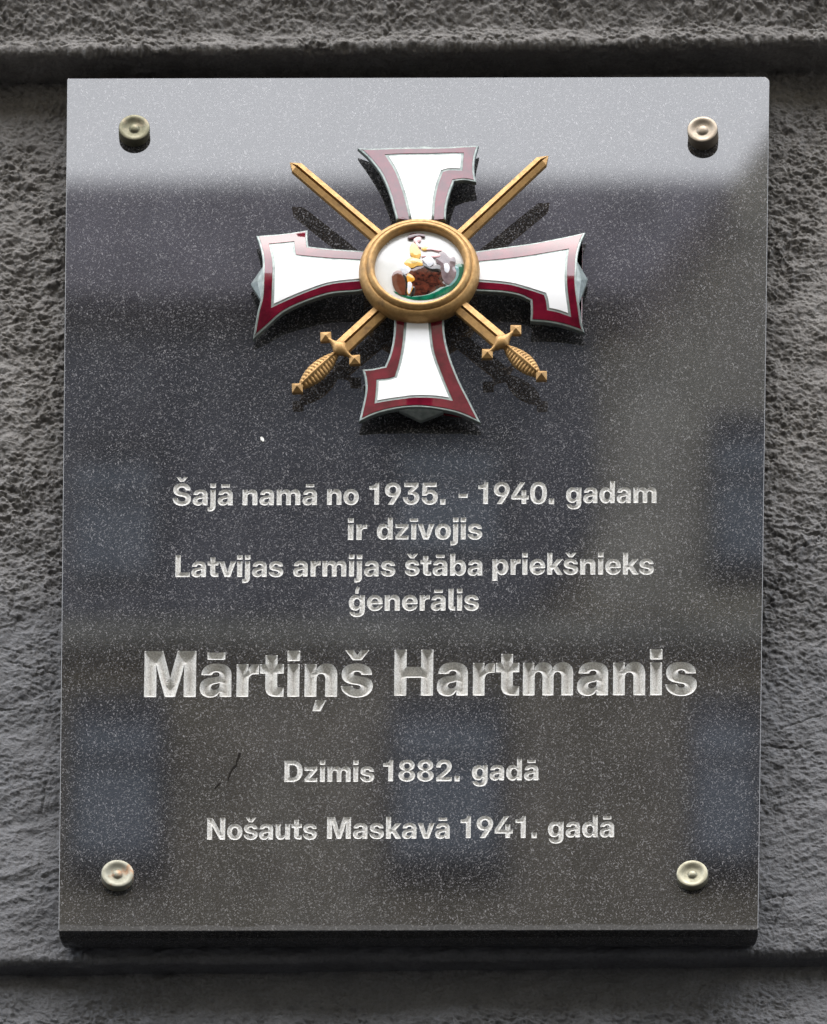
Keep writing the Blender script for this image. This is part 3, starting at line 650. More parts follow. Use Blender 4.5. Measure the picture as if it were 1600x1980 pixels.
# a chip and a scratch in the polish
def flat_blob(name, pts, d, thick, m, parent):
    n = len(pts)
    P = [at(x, y, d) for x, y in pts]
    Q = [p + Vector((0, thick, 0)) for p in P]
    return fix_normals(mesh(name, P + Q, [tuple(range(n))] + [tuple(range(2 * n - 1, n - 1, -1))] + [(i, n + i, n + (i + 1) % n, (i + 1) % n) for i in range(n)], m, parent=parent))
CHIP = enamel('pale_chip', (0.5, 0.5, 0.45), (0.75, 0.73, 0.7), 400, rough=0.5)
flat_blob('chip', [(503.5, 845), (507, 844), (511, 848.5), (511, 853), (508, 853.5), (504.5, 850)], 0.0007, 0.0008, CHIP, plaque)
SCR = enamel('dark_scratch', (0.008, 0.007, 0.006), (0.014, 0.012, 0.010), 400, rough=0.9)
SCR.node_tree.nodes['Principled BSDF'].inputs['Specular IOR Level'].default_value = 0.05
flat_blob('scratch', [(462, 1455), (467, 1457), (463, 1466), (459, 1474), (459.5, 1481), (451, 1488), (446, 1497), (442, 1510), (440, 1510), (443, 1496), (449, 1485), (456, 1478), (457, 1471)], 0.00025, 0.0003, SCR, plaque)
flat_blob('scratch', [(428, 1513), (424, 1518), (415, 1526), (416, 1522), (422, 1516)], 0.00025, 0.0003, SCR, plaque)

# ------------------------------------------------------------------ the enamelled cross
E0 = at(811, 548, 0.007)
emblem = empty('order_cross', (E0.x, 0.0, E0.z))
tag(emblem, 'red and white enamelled cross with crossed gilt swords mounted on the plaque', 'emblem')

def arm_height(u, v, ax):
    """height of the arched arm surface above the plaque; ax 0: arm along z, 1: along x"""
    al, ac = (abs(v), u) if ax == 0 else (abs(u), v)
    return 0.0185 - 0.0042 * (al / 0.1) ** 1.5 - 5.0 * ac * ac

def to_arm(px, py, ax, lift=0.0):
    h = 0.014
    for _ in range(12):
        p = at(px, py, h); h = arm_height(p.x - E0.x, p.z - E0.z, ax) + lift
    p = at(px, py, h)
    return (p.x - E0.x, p.z - E0.z)

def spline(chain, per=5):
    """Catmull-Rom through the points of one smooth run"""
    if len(chain) == 2:
        (x0, y0), (x1, y1) = chain
        return [(x0 + (x1 - x0) * k / per, y0 + (y1 - y0) * k / per) for k in range(per)]
    out = []
    P = [tuple(2 * np.array(chain[0]) - np.array(chain[1]))] + list(chain) + [tuple(2 * np.array(chain[-1]) - np.array(chain[-2]))]
    for i in range(1, len(P) - 2):
        p0, p1, p2, p3 = map(np.array, P[i - 1:i + 3])
        for k in range(per):
            t = k / per
            out.append(tuple(0.5 * (2 * p1 + (p2 - p0) * t + (2 * p0 - 5 * p1 + 4 * p2 - p3) * t * t + (3 * p1 - p0 - 3 * p2 + p3) * t ** 3)))
    return out

def outline(runs, ax, lift=0.0):
    pts = []
    for r in runs: pts += spline([to_arm(x, y, ax, lift) for x, y in r])
    pts.append(to_arm(*runs[-1][-1], ax, lift))
    return pts

def offset_poly(pts, d):
    """move an open run of points sideways by d (positive: to the left of travel) with mitres"""
    P = np.array(pts); n = len(P); out = []
    for i in range(n):
        t0 = P[i] - P[i - 1] if i > 0 else P[1] - P[0]
        t1 = P[i + 1] - P[i] if i < n - 1 else P[-1] - P[-2]
        t0 = t0 / (np.linalg.norm(t0) + 1e-12); t1 = t1 / (np.linalg.norm(t1) + 1e-12)
        n0_, n1_ = np.array((-t0[1], t0[0])), np.array((-t1[1], t1[0]))
        m = n0_ + n1_; m /= np.linalg.norm(m) + 1e-12
        out.append(tuple(P[i] + m * d / max(0.35, m @ n0_)))
    return out

def shell(name, poly, ax, lift, thick, m, parent, grid=0.0025, bev=0.0004):
    """solid following the arched surface over a closed outline in the plaque's plane"""
    K = 1000.0
    P = np.array(poly)
    n = len(P)
    area = 0.5 * np.sum(P[:, 0] * np.roll(P[:, 1], -1) - np.roll(P[:, 0], -1) * P[:, 1])
    if area < 0: P = P[::-1]
    inner = np.array(offset_poly([tuple(P[-1])] + [tuple(q) for q in P] + [tuple(P[0])], bev))[1:-1]
    gx = np.arange(P[:, 0].min(), P[:, 0].max(), grid); gz = np.arange(P[:, 1].min(), P[:, 1].max(), grid)
    G = np.array([(x, z) for x in gx for z in gz])
    G = G[winding(G, [inner]) != 0]
    G = G[seg_dist(G, inner, np.roll(inner, -1, 0)) > grid * 0.35]
    V, E_, F, *_ = delaunay_2d_cdt([Vector(p) * K for p in inner] + [Vector(p) * K for p in G], [(i, (i + 1) % n) for i in range(n)], [], 1, 1e-6)
    V = np.array([(p.x, p.y) for p in V]) / K
    W = lambda u, z, dd: (E0.x + u, -(arm_height(u, z, ax) + lift - dd), E0.z + z)
    verts = [W(u, z, 0) for u, z in V]
    faces = [tuple(f) for f in F]
    # the first n result verts are the rim in input order
    o1 = len(verts); verts += [W(u, z, bev * 0.3) for u, z in (P * 0.7 + inner * 0.3)]
    o2 = len(verts); verts += [W(u, z, bev) for u, z in P]
    o3 = len(verts); verts += [W(u, z, thick) for u, z in P]
    for a_, b_ in ((0, o1), (o1, o2), (o2, o3)):
        faces += [(a_ + i, a_ + (i + 1) % n, b_ + (i + 1) % n, b_ + i) for i in range(n)]
    faces.append(tuple(o3 + i for i in range(n)))
    o = mesh(name, verts, faces, m, parent=parent, smooth=True)
    fix_normals(o)
    o.data.set_sharp_from_angle(angle=R(12))
    return o

ARMS = [
 (0, [[(767, 424), (761.5, 404), (752.5, 372.5), (736.8, 336.5), (714, 307), (691.8, 286)], [(691.8, 286), (730, 286.5), (800, 284.5), (860, 284), (926, 281)], [(926, 281), (919, 308), (918, 332), (921.5, 352)], [(921.5, 352), (899, 348), (878.8, 350)], [(878.8, 350), (869.8, 374.8), (864, 399.5), (862.5, 424)]],
     [[(797, 424), (788.5, 386), (779.5, 356.8), (768, 327.5), (752.5, 301.6)], [(752.5, 301.6), (800, 300), (840, 299.5), (892, 298.7)], [(892, 298.7), (890, 325)], [(890, 325), (867.5, 324.8), (852.9, 328.6)], [(852.9, 328.6), (842.8, 356.8), (837, 386), (834.5, 424)]]),
 (0, [[(859, 606), (860.8, 646), (869.8, 686.5), (887.8, 733.8), (908, 774), (930, 818)], [(930, 818), (890, 800), (856, 792), (815, 787), (775, 789), (730, 799), (694.5, 814.5)], [(694.5, 814.5), (706, 762), (706, 736), (701, 714.3)], [(701, 714.3), (722, 712.5), (744.6, 707.9)], [(744.6, 707.9), (754.8, 682), (761.5, 646), (763, 606)]],
     [[(827, 606), (831.5, 659.5), (838, 691), (854, 733.8), (868.6, 768.6)], [(868.6, 768.6), (845, 765), (800, 764), (775, 767), (730, 774)], [(730, 774), (732, 755), (733, 737)], [(733, 737), (752, 735), (768, 730)], [(768, 730), (777, 700), (784, 659.5), (788, 606)]]),
 (1, [[(702, 561.5), (685, 563.9), (640, 568), (595, 582), (550, 603), (516, 632.5), (489.3, 656)], [(489.3, 656), (498, 604), (505, 575), (507, 541), (508, 503), (502.8, 476), (496, 455.8)], [(496, 455.8), (527.5, 453.5), (561, 450), (595.5, 444.5)], [(595.5, 444.5), (595, 460), (597, 476)], [(597, 476), (622, 479), (651, 481.6), (704, 485)]],
     [[(704, 537.5), (640, 544.6), (595, 559), (561, 572.8), (529.8, 587)], [(529.8, 587), (531.6, 543.5), (532, 507.5), (526, 473.8)], [(526, 473.8), (545, 472), (564.6, 470)], [(564.6, 470), (566, 483), (568, 495)], [(568, 495), (599.5, 498.5), (640, 502), (704, 505.5)]]),
 (1, [[(914, 486.5), (980, 477), (1036, 469), (1092.5, 458), (1133, 449)], [(1133, 449), (1124, 469), (1118, 492), (1116, 519), (1116, 552.5), (1122, 599), (1126, 626), (1131, 643)], [(1131, 643), (1092.5, 630), (1059, 623.5), (1026, 621)], [(1026, 621), (1027, 600), (1026, 581)], [(1026, 581), (1002.5, 570.6), (969, 565), (914, 562)]],
     [[(914, 509.5), (980, 503), (1025, 497), (1070, 489.5), (1095, 485)], [(1095, 485), (1092.5, 507.5), (1092.5, 552.5), (1099, 605)], [(1099, 605), (1080, 598.5), (1063, 595)], [(1063, 595), (1061, 580), (1056.5, 566)], [(1056.5, 566), (1014, 552.5), (980, 544.6), (914, 539)]]),
]
for ax, outer, white in ARMS:
    O = outline(outer, ax)
    Wp = outline(white, ax, 0.0004)
    plate = shell('cross_arm', O, ax, 0.0, 0.0032, PATINA, emblem)
    # which side is inward: test the centroid
    s = 1 if winding([np.mean(offset_poly(O, 0.002), 0)], [O])[0] != 0 else 1
    A = 0.5 * sum(O[i][0] * O[(i + 1) % len(O)][1] - O[(i + 1) % len(O)][0] * O[i][1] for i in range(len(O)))
    s = 1 if A > 0 else -1
    ring_o = offset_poly(O, s * 0.0013)
    A2 = 0.5 * sum(Wp[i][0] * Wp[(i + 1) % len(Wp)][1] - Wp[(i + 1) % len(Wp)][0] * Wp[i][1] for i in range(len(Wp)))
    s2 = 1 if A2 > 0 else -1
    ring_i = offset_poly(Wp, -s2 * 0.0016)
    if (s > 0) != (s2 > 0): ring_i = ring_i[::-1]
    band = list(ring_o) + list(ring_i)[::-1]
    shell('red_enamel', band, ax, 0.00035, 0.0012, RED, plate, 0.002, 0.0001)
    shell('white_enamel', Wp, ax, 0.0004, 0.0012, WHITE, plate, 0.0025, 0.0001)

# small pointed fins below the middle of each arm's outer edge
def fin(tip, a, c, ax, mid):
    T = at(*tip, 0.006); A_ = to_arm(*a, ax); B_ = to_arm(*c, ax); M_ = to_arm(*mid, ax)
    hA = arm_height(*A_, ax) - 0.0012; hB = arm_height(*B_, ax) - 0.0012; hM = arm_height(*M_, ax) - 0.0008
    P = [(E0.x + A_[0], -hA, E0.z + A_[1]), (E0.x + B_[0], -hB, E0.z + B_[1]), tuple(T), (E0.x + M_[0], -hM, E0.z + M_[1])]
    Q = [(p[0], p[1] + 0.003, p[2]) for p in P]
    mid_t = ((P[3][0] + P[2][0]) / 2, (P[3][1] + P[2][1]) / 2 - 0.0016, (P[3][2] + P[2][2]) / 2)
    V = P + Q + [mid_t]
    o = mesh('arm_point', V, [(0, 8, 3), (0, 2, 8), (2, 1, 8), (1, 3, 8), (4, 6, 2, 0), (6, 5, 1, 2), (5, 7, 3, 1), (7, 4, 0, 3), (4, 7, 5, 6)], PATINA, parent=emblem)
    return fix_normals(o)
fin((814, 813), (772, 791), (858, 794), 0, (815, 784))
fin((485, 549), (509, 512), (506, 580), 1, (511, 541))
fin((1137, 540), (1115, 500), (1118, 590), 1, (1112, 545))
fin((822, 282), (785, 287), (856, 286), 0, (820, 290))

# ring and medallion
RC = at(811, 514, 0.026)
def lathe(name, prof, cx, cz, m, parent, n=96, cap=False, tilt=None, angle=R(40), y0=0.0):
    verts = []; faces = []
    M = tilt or Matrix.Identity(3)
    for r, h in prof:
        for k in range(n):
            a = 2 * math.pi * k / n
            q = M @ Vector((r * math.cos(a), -h, r * math.sin(a)))
            verts.append((cx + q.x, y0 + q.y, cz + q.z))
    for j in range(len(prof) - 1):
        faces += [(j * n + k, j * n + (k + 1) % n, (j + 1) * n + (k + 1) % n, (j + 1) * n + k) for k in range(n)]
    if cap:
        o = (len(prof) - 1) * n
        faces.append(tuple(o + k for k in range(n)))
        faces.append(tuple(k for k in range(n)))
    ob = mesh(name, verts, faces, m, parent=parent, smooth=True)
    fix_normals(ob); ob.data.set_sharp_from_angle(angle=angle)
    return ob
mm = lambda L: [(a / 1000, b / 1000) for a, b in L]
def smooth_prof(L, per=4):
    return mm(spline(L, per) + [L[-1]])
ring = lathe('medallion_ring', mm([(25, 12.5)]) + smooth_prof([(33.5, 12.5), (35.6, 14.5), (36.6, 18), (36.6, 21.5), (35.4, 24.6), (33.4, 26.1), (32.3, 26.0)]) + smooth_prof([(32.1, 26.0), (31.7, 27.3), (30.6, 28.5), (29.4, 28.8), (28.2, 28.2), (27.4, 26.6), (27.1, 24.5), (27.0, 22.5)]), RC.x, RC.z, GOLD, emblem, 128)
disc = lathe('medallion_disc', [(0.0002, 0.0252)] + [(0.0275 * k / 10, 0.0252 - 0.0017 * (k / 10) ** 2) for k in range(1, 11)], RC.x, RC.z, CREAM, emblem, 96)
lathe('mounting_post', mm([(9, 0), (9, 13), (20, 14.0), (26, 15)]), RC.x, RC.z, PATINA, emblem, 48)

def disc_h(x, z):
    return 0.0252 - 0.0017 * ((x - RC.x) ** 2 + (z - RC.z) ** 2) / 0.0275 ** 2
def paint(name, pieces, parent):
    """slightly raised enamel pieces following the domed disc; outlines on the photo's medallion crop"""
    verts = []; faces = []; mats = []; fm = []
    for pts, m, lift in pieces:
        if m not in mats: mats.append(m)
        P = []
        for x, y in pts:
            h = 0.0248
            for _ in range(6):
                q = at(680 + x / 6.154, 400 + y / 6.154, h); h = disc_h(q.x, q.z) + lift
            P.append((q.x, q.z))
        C = spline(P + [P[0]], 4)
        n = len(C); K = 1000
        Cn = np.array(C)
        gx = np.arange(Cn[:, 0].min(), Cn[:, 0].max(), 0.0011); gz = np.arange(Cn[:, 1].min(), Cn[:, 1].max(), 0.0011)
        G = np.array([(x, z) for x in gx for z in gz] or [(0, 0)])
        dz = seg_dist(G, Cn, np.roll(Cn, -1, 0))
        G = G[(winding(G, [Cn]) != 0) & (dz > 0.0004)]
        V, E_, F, *_ = delaunay_2d_cdt([Vector((a - RC.x, b - RC.z)) * K for a, b in C] + [Vector((a - RC.x, b - RC.z)) * K for a, b in G], [(i, (i + 1) % n) for i in range(n)], [], 1, 1e-6)
        V = np.array([(p.x, p.y) for p in V]) / K + np.array([RC.x, RC.z])
        d = np.minimum(seg_dist(V, Cn, np.roll(Cn, -1, 0)), 0.0015)
        o = len(verts)
        verts += [(a, -(disc_h(a, b) + lift + 0.18 * dd), b) for (a, b), dd in zip(V, d)]
        faces += [tuple(o + i for i in f) for f in F]; fm += [mats.index(m)] * len(F)
        o2 = len(verts)
        verts += [(a, -(disc_h(a, b) - 0.0001), b) for a, b in C]
        faces += [(o + i, o + (i + 1) % n, o2 + (i + 1) % n, o2 + i) for i in range(n)]; fm += [mats.index(m)] * n
    ob = mesh(name, verts, faces, mats, parent=parent, smooth=True, fmat=fm)
    fix_normals(ob); ob.data.set_sharp_from_angle(angle=R(45))
    return ob
BROWN = enamel('brown_enamel', (0.010, 0.004, 0.003), (0.13, 0.032, 0.017), 380)
BROWN2 = enamel('reddish_brown_enamel', (0.09, 0.028, 0.014), (0.16, 0.05, 0.025), 200)
MUZZ = enamel('bear_head_sheen', (0.12, 0.085, 0.09), (0.24, 0.18, 0.19), 220)  # brown head of the bear, greyed in colour for mirrored sky
BLACKE = enamel('black_enamel', (0.012, 0.011, 0.010), (0.03, 0.026, 0.022), 300)
GREEN = enamel('green_enamel', (0.002, 0.07, 0.040), (0.006, 0.17, 0.09), 250)
TEAL = enamel('teal_sheen', (0.12, 0.28, 0.28), (0.22, 0.38, 0.38), 250)  # pale tone paints a sheen along the medallion's right side
YELL = enamel('yellow_enamel', (0.62, 0.33, 0.05), (0.80, 0.50, 0.14), 250)
ORNG = enamel('orange_enamel', (0.62, 0.27, 0.02), (0.75, 0.38, 0.05), 250)
PINK = enamel('skin_enamel', (0.60, 0.36, 0.36), (0.72, 0.48, 0.48), 250)
MAROON = enamel('maroon_enamel', (0.035, 0.010, 0.012), (0.10, 0.025, 0.03), 300)
CHALKY = enamel('pale_yellow_enamel', (0.72, 0.50, 0.16), (0.82, 0.66, 0.34), 300)
CHALK = enamel('chalk_white_enamel', (0.55, 0.56, 0.60), (0.78, 0.78, 0.80), 300)
paint('painted_grass', [([(500, 1000), (560, 1020), (660, 1055), (780, 1050), (900, 1025), (1010, 985), (1100, 930), (1180, 900), (1210, 800), (1235, 690), (1330, 680), (1340, 760), (1300, 880), (1210, 980), (1090, 1050), (960, 1095), (800, 1108), (660, 1085), (540, 1035)], GREEN, 0.0002)], disc)
paint('painted_bear', [
    ([(690, 740), (800, 690), (860, 650), (960, 690), (1040, 680), (1100, 650), (1150, 760), (1090, 830), (1100, 900), (1150, 950), (1060, 950), (980, 1000), (900, 1040), (780, 1055), (690, 1050), (660, 960), (690, 850)], BROWN, 0.0004),
    ([(480, 830), (500, 780), (560, 755), (620, 780), (650, 850), (655, 950), (650, 1030), (590, 1045), (530, 1000), (490, 920)], BROWN2, 0.0005),
    ([(600, 800), (640, 800), (665, 880), (660, 1040), (640, 1030), (645, 900)], BLACKE, 0.0007),
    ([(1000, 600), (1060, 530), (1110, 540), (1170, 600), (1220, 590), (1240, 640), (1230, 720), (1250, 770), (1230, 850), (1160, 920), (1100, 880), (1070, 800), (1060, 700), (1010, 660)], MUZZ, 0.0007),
    ([(840, 650), (900, 690), (960, 720), (1030, 690), (1065, 770), (980, 765), (880, 725)], BLACKE, 0.0008),
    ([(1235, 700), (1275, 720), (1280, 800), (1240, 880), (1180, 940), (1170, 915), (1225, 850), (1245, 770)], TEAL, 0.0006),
    ([(700, 930), (760, 960), (745, 1040), (700, 1050)], BLACKE, 0.0007),
    ([(1100, 680), (1140, 670), (1170, 720), (1150, 780), (1110, 760)], CHALK, 0.0011)], disc)
paint('painted_man', [
    ([(590, 720), (640, 680), (700, 690), (700, 760), (640, 800), (600, 770)], CHALK, 0.0008),
    ([(625, 660), (680, 610), (760, 600), (820, 630), (850, 690), (780, 700), (720, 725), (650, 700)], YELL, 0.0010),
    ([(690, 480), (720, 430), (760, 440), (800, 490), (830, 550), (800, 610), (740, 600), (700, 560)], YELL, 0.0011),
    ([(655, 830), (680, 790), (740, 830), (750, 870), (710, 900), (730, 960), (690, 1040), (660, 1010), (670, 920)], ORNG, 0.0010),
    ([(668, 900), (700, 890), (722, 925), (705, 1000), (684, 1034), (668, 1000)], CHALK, 0.0013),
    ([(700, 625), (740, 615), (790, 640), (760, 665), (715, 660)], CHALKY, 0.0014),
    ([(830, 480), (880, 465), (920, 490), (880, 515), (840, 505)], YELL, 0.0010),
    ([(900, 490), (980, 490), (1060, 500), (1075, 515), (1040, 525), (960, 505), (900, 505)], PINK, 0.0011),
    ([(840, 570), (920, 575), (1040, 560), (1055, 585), (1000, 600), (900, 590), (840, 590)], PINK, 0.0011),
    ([(840, 620), (900, 590), (960, 600), (980, 660), (930, 710), (880, 670)], CHALK, 0.0011),
    ([(740, 400), (745, 360), (800, 340), (830, 370), (820, 405), (790, 420), (830, 470), (800, 480), (765, 440)], PINK, 0.0011),
    ([(668, 365), (690, 325), (740, 312), (820, 315), (870, 325), (868, 355), (800, 345), (735, 375), (690, 382)], MAROON, 0.0014)], disc)

# swords
def sword(tip, tip_h, pom, pom_h, guard_c, gl, gr):
    T, P = at(*tip, tip_h), at(*pom, pom_h)
    s = empty('crossed_sword', P, emblem)
    ax = (T - P).normalized(); L = (T - P).length
    nrm = Vector((0, -1, 0)); nrm = (nrm - ax * nrm.dot(ax)).normalized()
    sd_ = nrm.cross(ax)
    W = lambda a, b_, c_: P + ax * a + sd_ * b_ + nrm * c_
    # distance of the guard along the sword
    best = min((( (lambda q: (q[0] - guard_c[0]) ** 2 + (q[1] - guard_c[1]) ** 2)(px_of(W(a, 0, 0))), a) for a in np.linspace(0, L, 400)))[1]
    G = best
    # blade: two flats sloping out from a sunk central fuller
    st = [(G - 0.002, 0.0056), (G + 0.03, 0.0052), (L * 0.55, 0.0047), (L - 0.0062, 0.0042), (L - 0.0059, 0.0041), (L, 0.0001)]
    V = []; F = []
    for a, hw in st:
        f = min(1.0, hw / 0.0026)
        a2 = a
        row = [(-hw, 0.0006 * f), (-hw * 0.93, 0.0015 * f), (-0.0008 * f, 0.0027 * f), (-0.0006 * f, -0.0005 * f), (0.0006 * f, -0.0005 * f), (0.0008 * f, 0.0027 * f), (hw * 0.93, 0.0015 * f), (hw, 0.0006 * f), (hw, -0.0012 * f), (-hw, -0.0012 * f)]
        V += [W(a2, y, z) for y, z in row]
    n = 10
    for j in range(len(st) - 1):
        F += [(j * n + k, j * n + (k + 1) % n, (j + 1) * n + (k + 1) % n, (j + 1) * n + k) for k in range(n)]
    F += [tuple(range(n)), tuple((len(st) - 1) * n + k for k in range(n))]
    fix_normals(mesh('blade', V, F, GOLD, parent=s))
    # guard: swelling bar with two square pyramid ends
    V = []; F = []
    st = []
    for k in range(17):
        t = -1 + k / 8.0
        wv = 0.0011 + 0.0042 * math.exp(-(t / 0.34) ** 2) ; hv = 0.0016 + 0.0020 * math.exp(-(t / 0.45) ** 2)
        st.append((t * gl, wv, hv))
    n = 10
    for y, wv, hv in st:
        V += [W(G + wv * math.cos(2 * math.pi * k / n), y, 0.0006 + hv * math.sin(2 * math.pi * k / n)) for k in range(n)]
    for j in range(len(st) - 1):
        F += [(j * n + k, j * n + (k + 1) % n, (j + 1) * n + (k + 1) % n, (j + 1) * n + k) for k in range(n)]
    F += [tuple(range(n)), tuple((len(st) - 1) * n + k for k in range(n))]
    def pyramid(a, y, hw, V, F, h=0.0034):
        o = len(V)
        for c_ in (-0.0012, 0.0012):
            V += [W(a + hw * dx, y + hw * dy, c_) for dx, dy in ((1, 0), (0, 1), (-1, 0), (0, -1))]
        V.append(W(a, y, h))
        F += [(o, o + 1, o + 2, o + 3)] + [(o + k, o + (k + 1) % 4, o + 4 + (k + 1) % 4, o + 4 + k) for k in range(4)] + [(o + 4 + k, o + 4 + (k + 1) % 4, o + 8) for k in range(4)]
    g = mesh('guard', V, F, GOLD, parent=s, smooth=True); fix_normals(g); g.data.set_sharp_from_angle(angle=R(50))
    for y in (-gl, gl):
        V2 = []; F2 = []
        pyramid(G, y, 0.0046, V2, F2)
        fix_normals(mesh('guard_end', V2, F2, GOLD, parent=s))
    # grip: leaf-shaped, wound with cord either side of a plain middle rib
    V = []; F = []
    na, nc = 78, 25
    g0, g1 = 0.0022, G - 0.0030
    for i in range(na):
        t = i / (na - 1); a = g0 + (g1 - g0) * t
        hw = 0.0012 + 0.0047 * math.sin(math.pi * min(1, max(0, t)) ** 0.92) ** 0.85
        for j in range(nc):
            b_ = -1 + 2 * j / (nc - 1)
            ribw = 0.20
            z = 0.0031 * math.sqrt(max(0, 1 - b_ * b_ * 0.96)) * (0.35 + 0.65 * hw / 0.0063)
            if abs(b_) > ribw:
                z -= 0.0007 * (0.5 + 0.5 * math.cos(2 * math.pi * (t * 13 + abs(b_) * 0.35)))  ** 3
            else: z += 0.0011 * (1 - (b_ / ribw) ** 2)
            V.append(W(a, b_ * hw, z - 0.0006))
    for i in range(na - 1):
        F += [(i * nc + j, i * nc + j + 1, (i + 1) * nc + j + 1, (i + 1) * nc + j) for j in range(nc - 1)]
    o = len(V)
    for i in range(na):
        V += [V[i * nc] - nrm * 0.002, V[i * nc + nc - 1] - nrm * 0.002]
    for i in range(na - 1):
        F += [(i * nc, (i + 1) * nc, o + 2 * i + 2, o + 2 * i), (i * nc + nc - 1, (i + 1) * nc + nc - 1, o + 2 * i + 3, o + 2 * i + 1), (o + 2 * i, o + 2 * i + 2, o + 2 * i + 3, o + 2 * i + 1)]
    g = mesh('grip', V, F, GOLD, parent=s, smooth=True); fix_normals(g); g.data.set_sharp_from_angle(angle=R(60))
    V = []; F = []
    pyramid(0.0, 0.0, 0.0046, V, F, 0.0042)
    fix_normals(mesh('pommel', V, F, GOLD, parent=s))
    return s
def px_of(p):
    k = LENS / 36.0 * 1600.0
    d = p - CAM_POS; z = d.dot(FWD)
    return (800 + k * d.dot(RIGHT) / z, 990 - k * d.dot(UP) / z)
sword((561, 314), 0.0240, (1047.5, 728), 0.0165, (970, 664), 0.0122, 0.0122)
sword((1061, 301), 0.0255, (575.5, 752), 0.0095, (658, 675), 0.0122, 0.0122)

# ------------------------------------------------------------------ four screw caps
def screw(face, rad, d, tilt, m, boss, label):
    c = at(face[0], face[1], d)
    base = (c.x - math.sin(tilt[1]) * d, 0.0, c.z - math.sin(tilt[0]) * d)
    root = empty('screw_cap', base)
    tag(root, label, 'screw cap', 'screw caps at the plaque corners')
    M = Matrix.Rotation(tilt[0], 3, 'X') @ Matrix.Rotation(-tilt[1], 3, 'Z')
    r = rad * 1000; h = d * 1000
    lathe('cap', [(a / 1000, b / 1000) for a, b in [(r * 0.9, -0.6), (r, 0.0), (r, h - 0.7), (r - 0.15, h - 0.25), (r - 0.5, h), (r * 0.80, h - 0.05), (r * 0.72, h - 0.2), (r * 0.62, h - 0.75), (r * 0.52, h - 1.2), (r * 0.42, h - 1.4), (0.02, h - 1.45)]], base[0], base[2], m, root, 64, tilt=M, angle=R(38))
    lathe('boss', [(a / 1000, b / 1000) for a, b in [(boss * 1.4, h - 1.5), (boss * 1.15, h - 1.15), (boss, h - 0.65), (boss * 0.78, h - 0.3), (boss * 0.4, h - 0.05), (0.02, h)]], base[0], base[2], m, root, 40, tilt=M, angle=R(50))
    return root
SC1 = metal('dull_green_brass', (0.120, 0.114, 0.069), (0.216, 0.204, 0.144), 0.52, 0.75, 160, ((0.34, 0.27, 0.19), 120, 0.55))
SC2 = metal('pale_brass', (0.240, 0.198, 0.150), (0.360, 0.306, 0.240), 0.46, 0.8, 160, ((0.33, 0.22, 0.13), 110, 0.60))
SC3 = metal('rust_stained_brass', (0.216, 0.210, 0.162), (0.312, 0.300, 0.240), 0.55, 0.7, 170, ((0.30, 0.15, 0.07), 120, 0.52))
SC4 = metal('clean_brass', (0.216, 0.204, 0.144), (0.324, 0.306, 0.228), 0.5, 0.75, 200)
screw((258.6, 245.5), 0.0095, 0.0074, (R(0.0), R(-1.5)), SC1, 2.6, 'dull greenish brass screw cap in the upper left corner, darkest of the four')
screw((1362, 248), 0.0093, 0.0094, (R(1.0), R(3.0)), SC2, 2.9, 'pale pinkish brass screw cap standing furthest off the plaque, right of the cross')
screw((226, 1689), 0.0098, 0.0052, (R(-0.5), R(-2.5)), SC3, 2.5, 'rust stained brass screw cap in the lower left corner of the plaque')
screw((1340, 1689), 0.0095, 0.0045, (R(-0.5), R(1.5)), SC4, 2.3, 'clean pale brass screw cap with round central boss near the lower right corner')

# ------------------------------------------------------------------ what the polish mirrors: the house across the street
def simple(name, col, rough=0.8, spec=0.3, nscale=2.0, var=0.25):
    m, t, b = mat(name)
    n = nd(t, 'ShaderNodeTexNoise', Scale=nscale, Detail=5.0); t.links.new(coord(t), n.inputs['Vector'])
    t.links.new(ramp(t, n.outputs[0], [(0.3, tuple(c * (1 - var) for c in col)), (0.7, tuple(c * (1 + var) for c in col))]), b.inputs['Base Color'])
    b.inputs['Roughness'].default_value = rough
    b.inputs['Specular IOR Level'].default_value = spec
    return m
FAC = simple('ochre_render', (0.56, 0.46, 0.32))
GAB = simple('pale_ochre_render', (0.86, 0.76, 0.59))
LOWF = simple('shaded_lower_front', (0.030, 0.027, 0.024))  # unseen lower front, coloured dark to stand in for street shade
ROOF = simple('dark_slate', (0.26, 0.255, 0.285))
ROOF2 = simple('purple_tile', (0.72, 0.63, 0.67))
DARK = simple('dark_window_surround', (0.15, 0.15, 0.165))  # even dark tone of window frames and lintels
PANE = simple('pale_blue_pane', (0.42, 0.455, 0.50), 0.2, 0.4, 1.0, 0.1)
BAND = simple('pale_string_course', (0.62, 0.57, 0.46))
FY = -183.45
house = empty('town_house', (0, FY, 0))
tag(house, 'tall ochre house with slate upper storey mirrored dimly in the polished plaque', 'house')
def slab(name, poly, y0, y1, m, parent):
    poly = [(x, z - 0.662 * (y0 - FY) if z > 0 else z) for x, z in poly]      # outlines were taken on the plane of the facade
    n = len(poly)
    V = [(x, y0, z) for x, z in poly] + [(x, y1, z) for x, z in poly]
    return fix_normals(mesh(name, V, [tuple(range(n)), tuple(range(n, 2 * n))] + [(i, (i + 1) % n, n + (i + 1) % n, n + i) for i in range(n)], m, parent=parent))
def rect(x0, x1, z0, z1): return [(x0, z0), (x1, z0), (x1, z1), (x0, z1)]
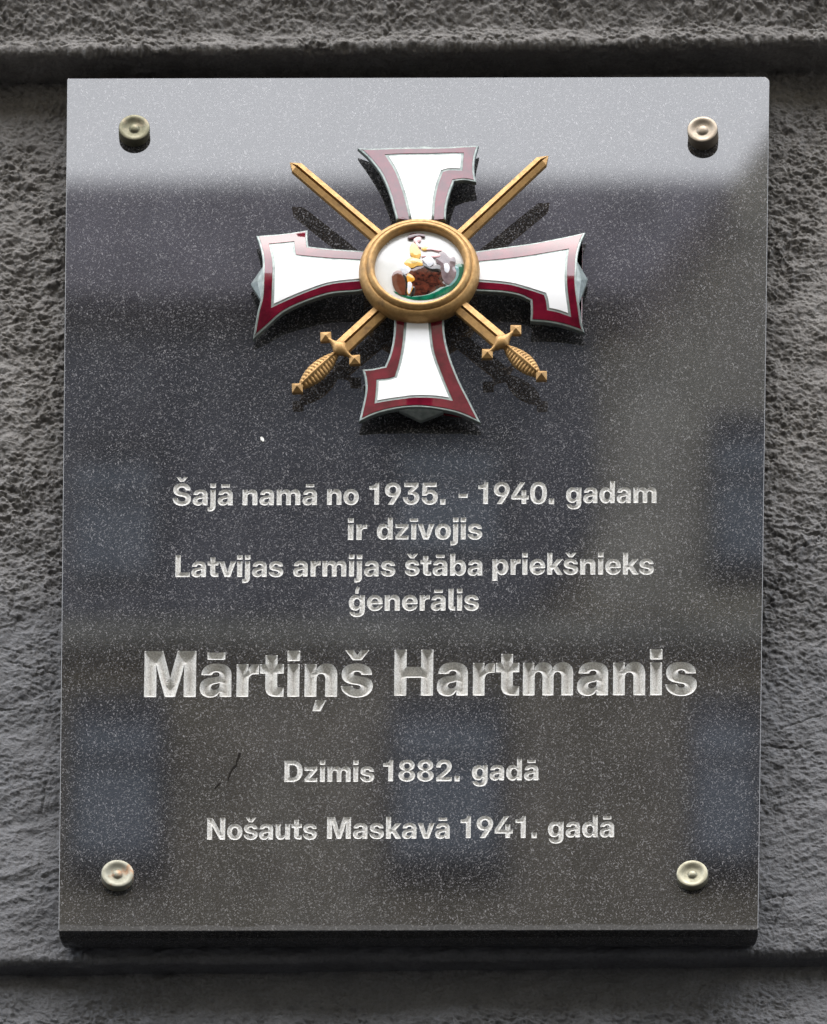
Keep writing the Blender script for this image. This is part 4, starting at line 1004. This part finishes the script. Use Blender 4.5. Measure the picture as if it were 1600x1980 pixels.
slab('facade', rect(-28.01, 28.01, 126, 136.4), FY, FY - 25, FAC, house)
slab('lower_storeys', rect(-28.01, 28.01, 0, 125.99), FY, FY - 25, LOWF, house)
slab('gable', [(-3.35, 133.2), (-3.35, 135.72), (-2.3, 136.95), (-2.07, 137.31), (-1.5, 138.2), (0.5, 138.2), (1.5, 136), (1.5, 133)], FY + 0.05, FY - 5, GAB, house)
slab('slate_storey', [(-27.9, 133.16), (-3.85, 133.16), (-3.56, 133.47), (-3.30, 134.01), (-3.28, 134.46), (-3.31, 135.72), (-2.75, 136.35), (-27.9, 136.35)], FY + 0.25, FY - 3, ROOF, house)
slab('tiled_eave', [(-27.9, 135.95), (-3.0, 135.95), (-2.3, 136.95), (-27.9, 136.95)], FY + 0.6, FY - 6, ROOF2, house)
slab('added_wing', rect(-400, -28, 0, 152), FY + 0.4, FY - 24, FAC, house)  # added wings, out of view, block the sky in oblique reflections
slab('added_wing', rect(28, 400, 0, 152), FY + 0.4, FY - 24, FAC, house)
slab('string_course', rect(-27.9, -1.0, 132.94, 133.12), FY + 0.3, FY - 1, BAND, house)
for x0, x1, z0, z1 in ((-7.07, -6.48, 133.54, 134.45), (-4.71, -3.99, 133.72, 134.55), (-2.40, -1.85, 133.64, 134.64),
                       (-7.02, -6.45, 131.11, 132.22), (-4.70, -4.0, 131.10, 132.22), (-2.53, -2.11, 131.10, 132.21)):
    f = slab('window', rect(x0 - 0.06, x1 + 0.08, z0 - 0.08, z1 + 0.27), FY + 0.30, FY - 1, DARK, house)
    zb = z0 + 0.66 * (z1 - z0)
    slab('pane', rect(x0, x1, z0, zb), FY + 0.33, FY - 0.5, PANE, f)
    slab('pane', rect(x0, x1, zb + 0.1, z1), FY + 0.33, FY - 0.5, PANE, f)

# the street
g = mesh('ground', [(-900, -900, 0), (900, -900, 0), (900, 300, 0), (-900, 300, 0)], [(0, 1, 2, 3)], simple('asphalt', (0.028, 0.027, 0.026), 0.9, 0.2, 0.5, 0.2))
g['kind'] = 'structure'
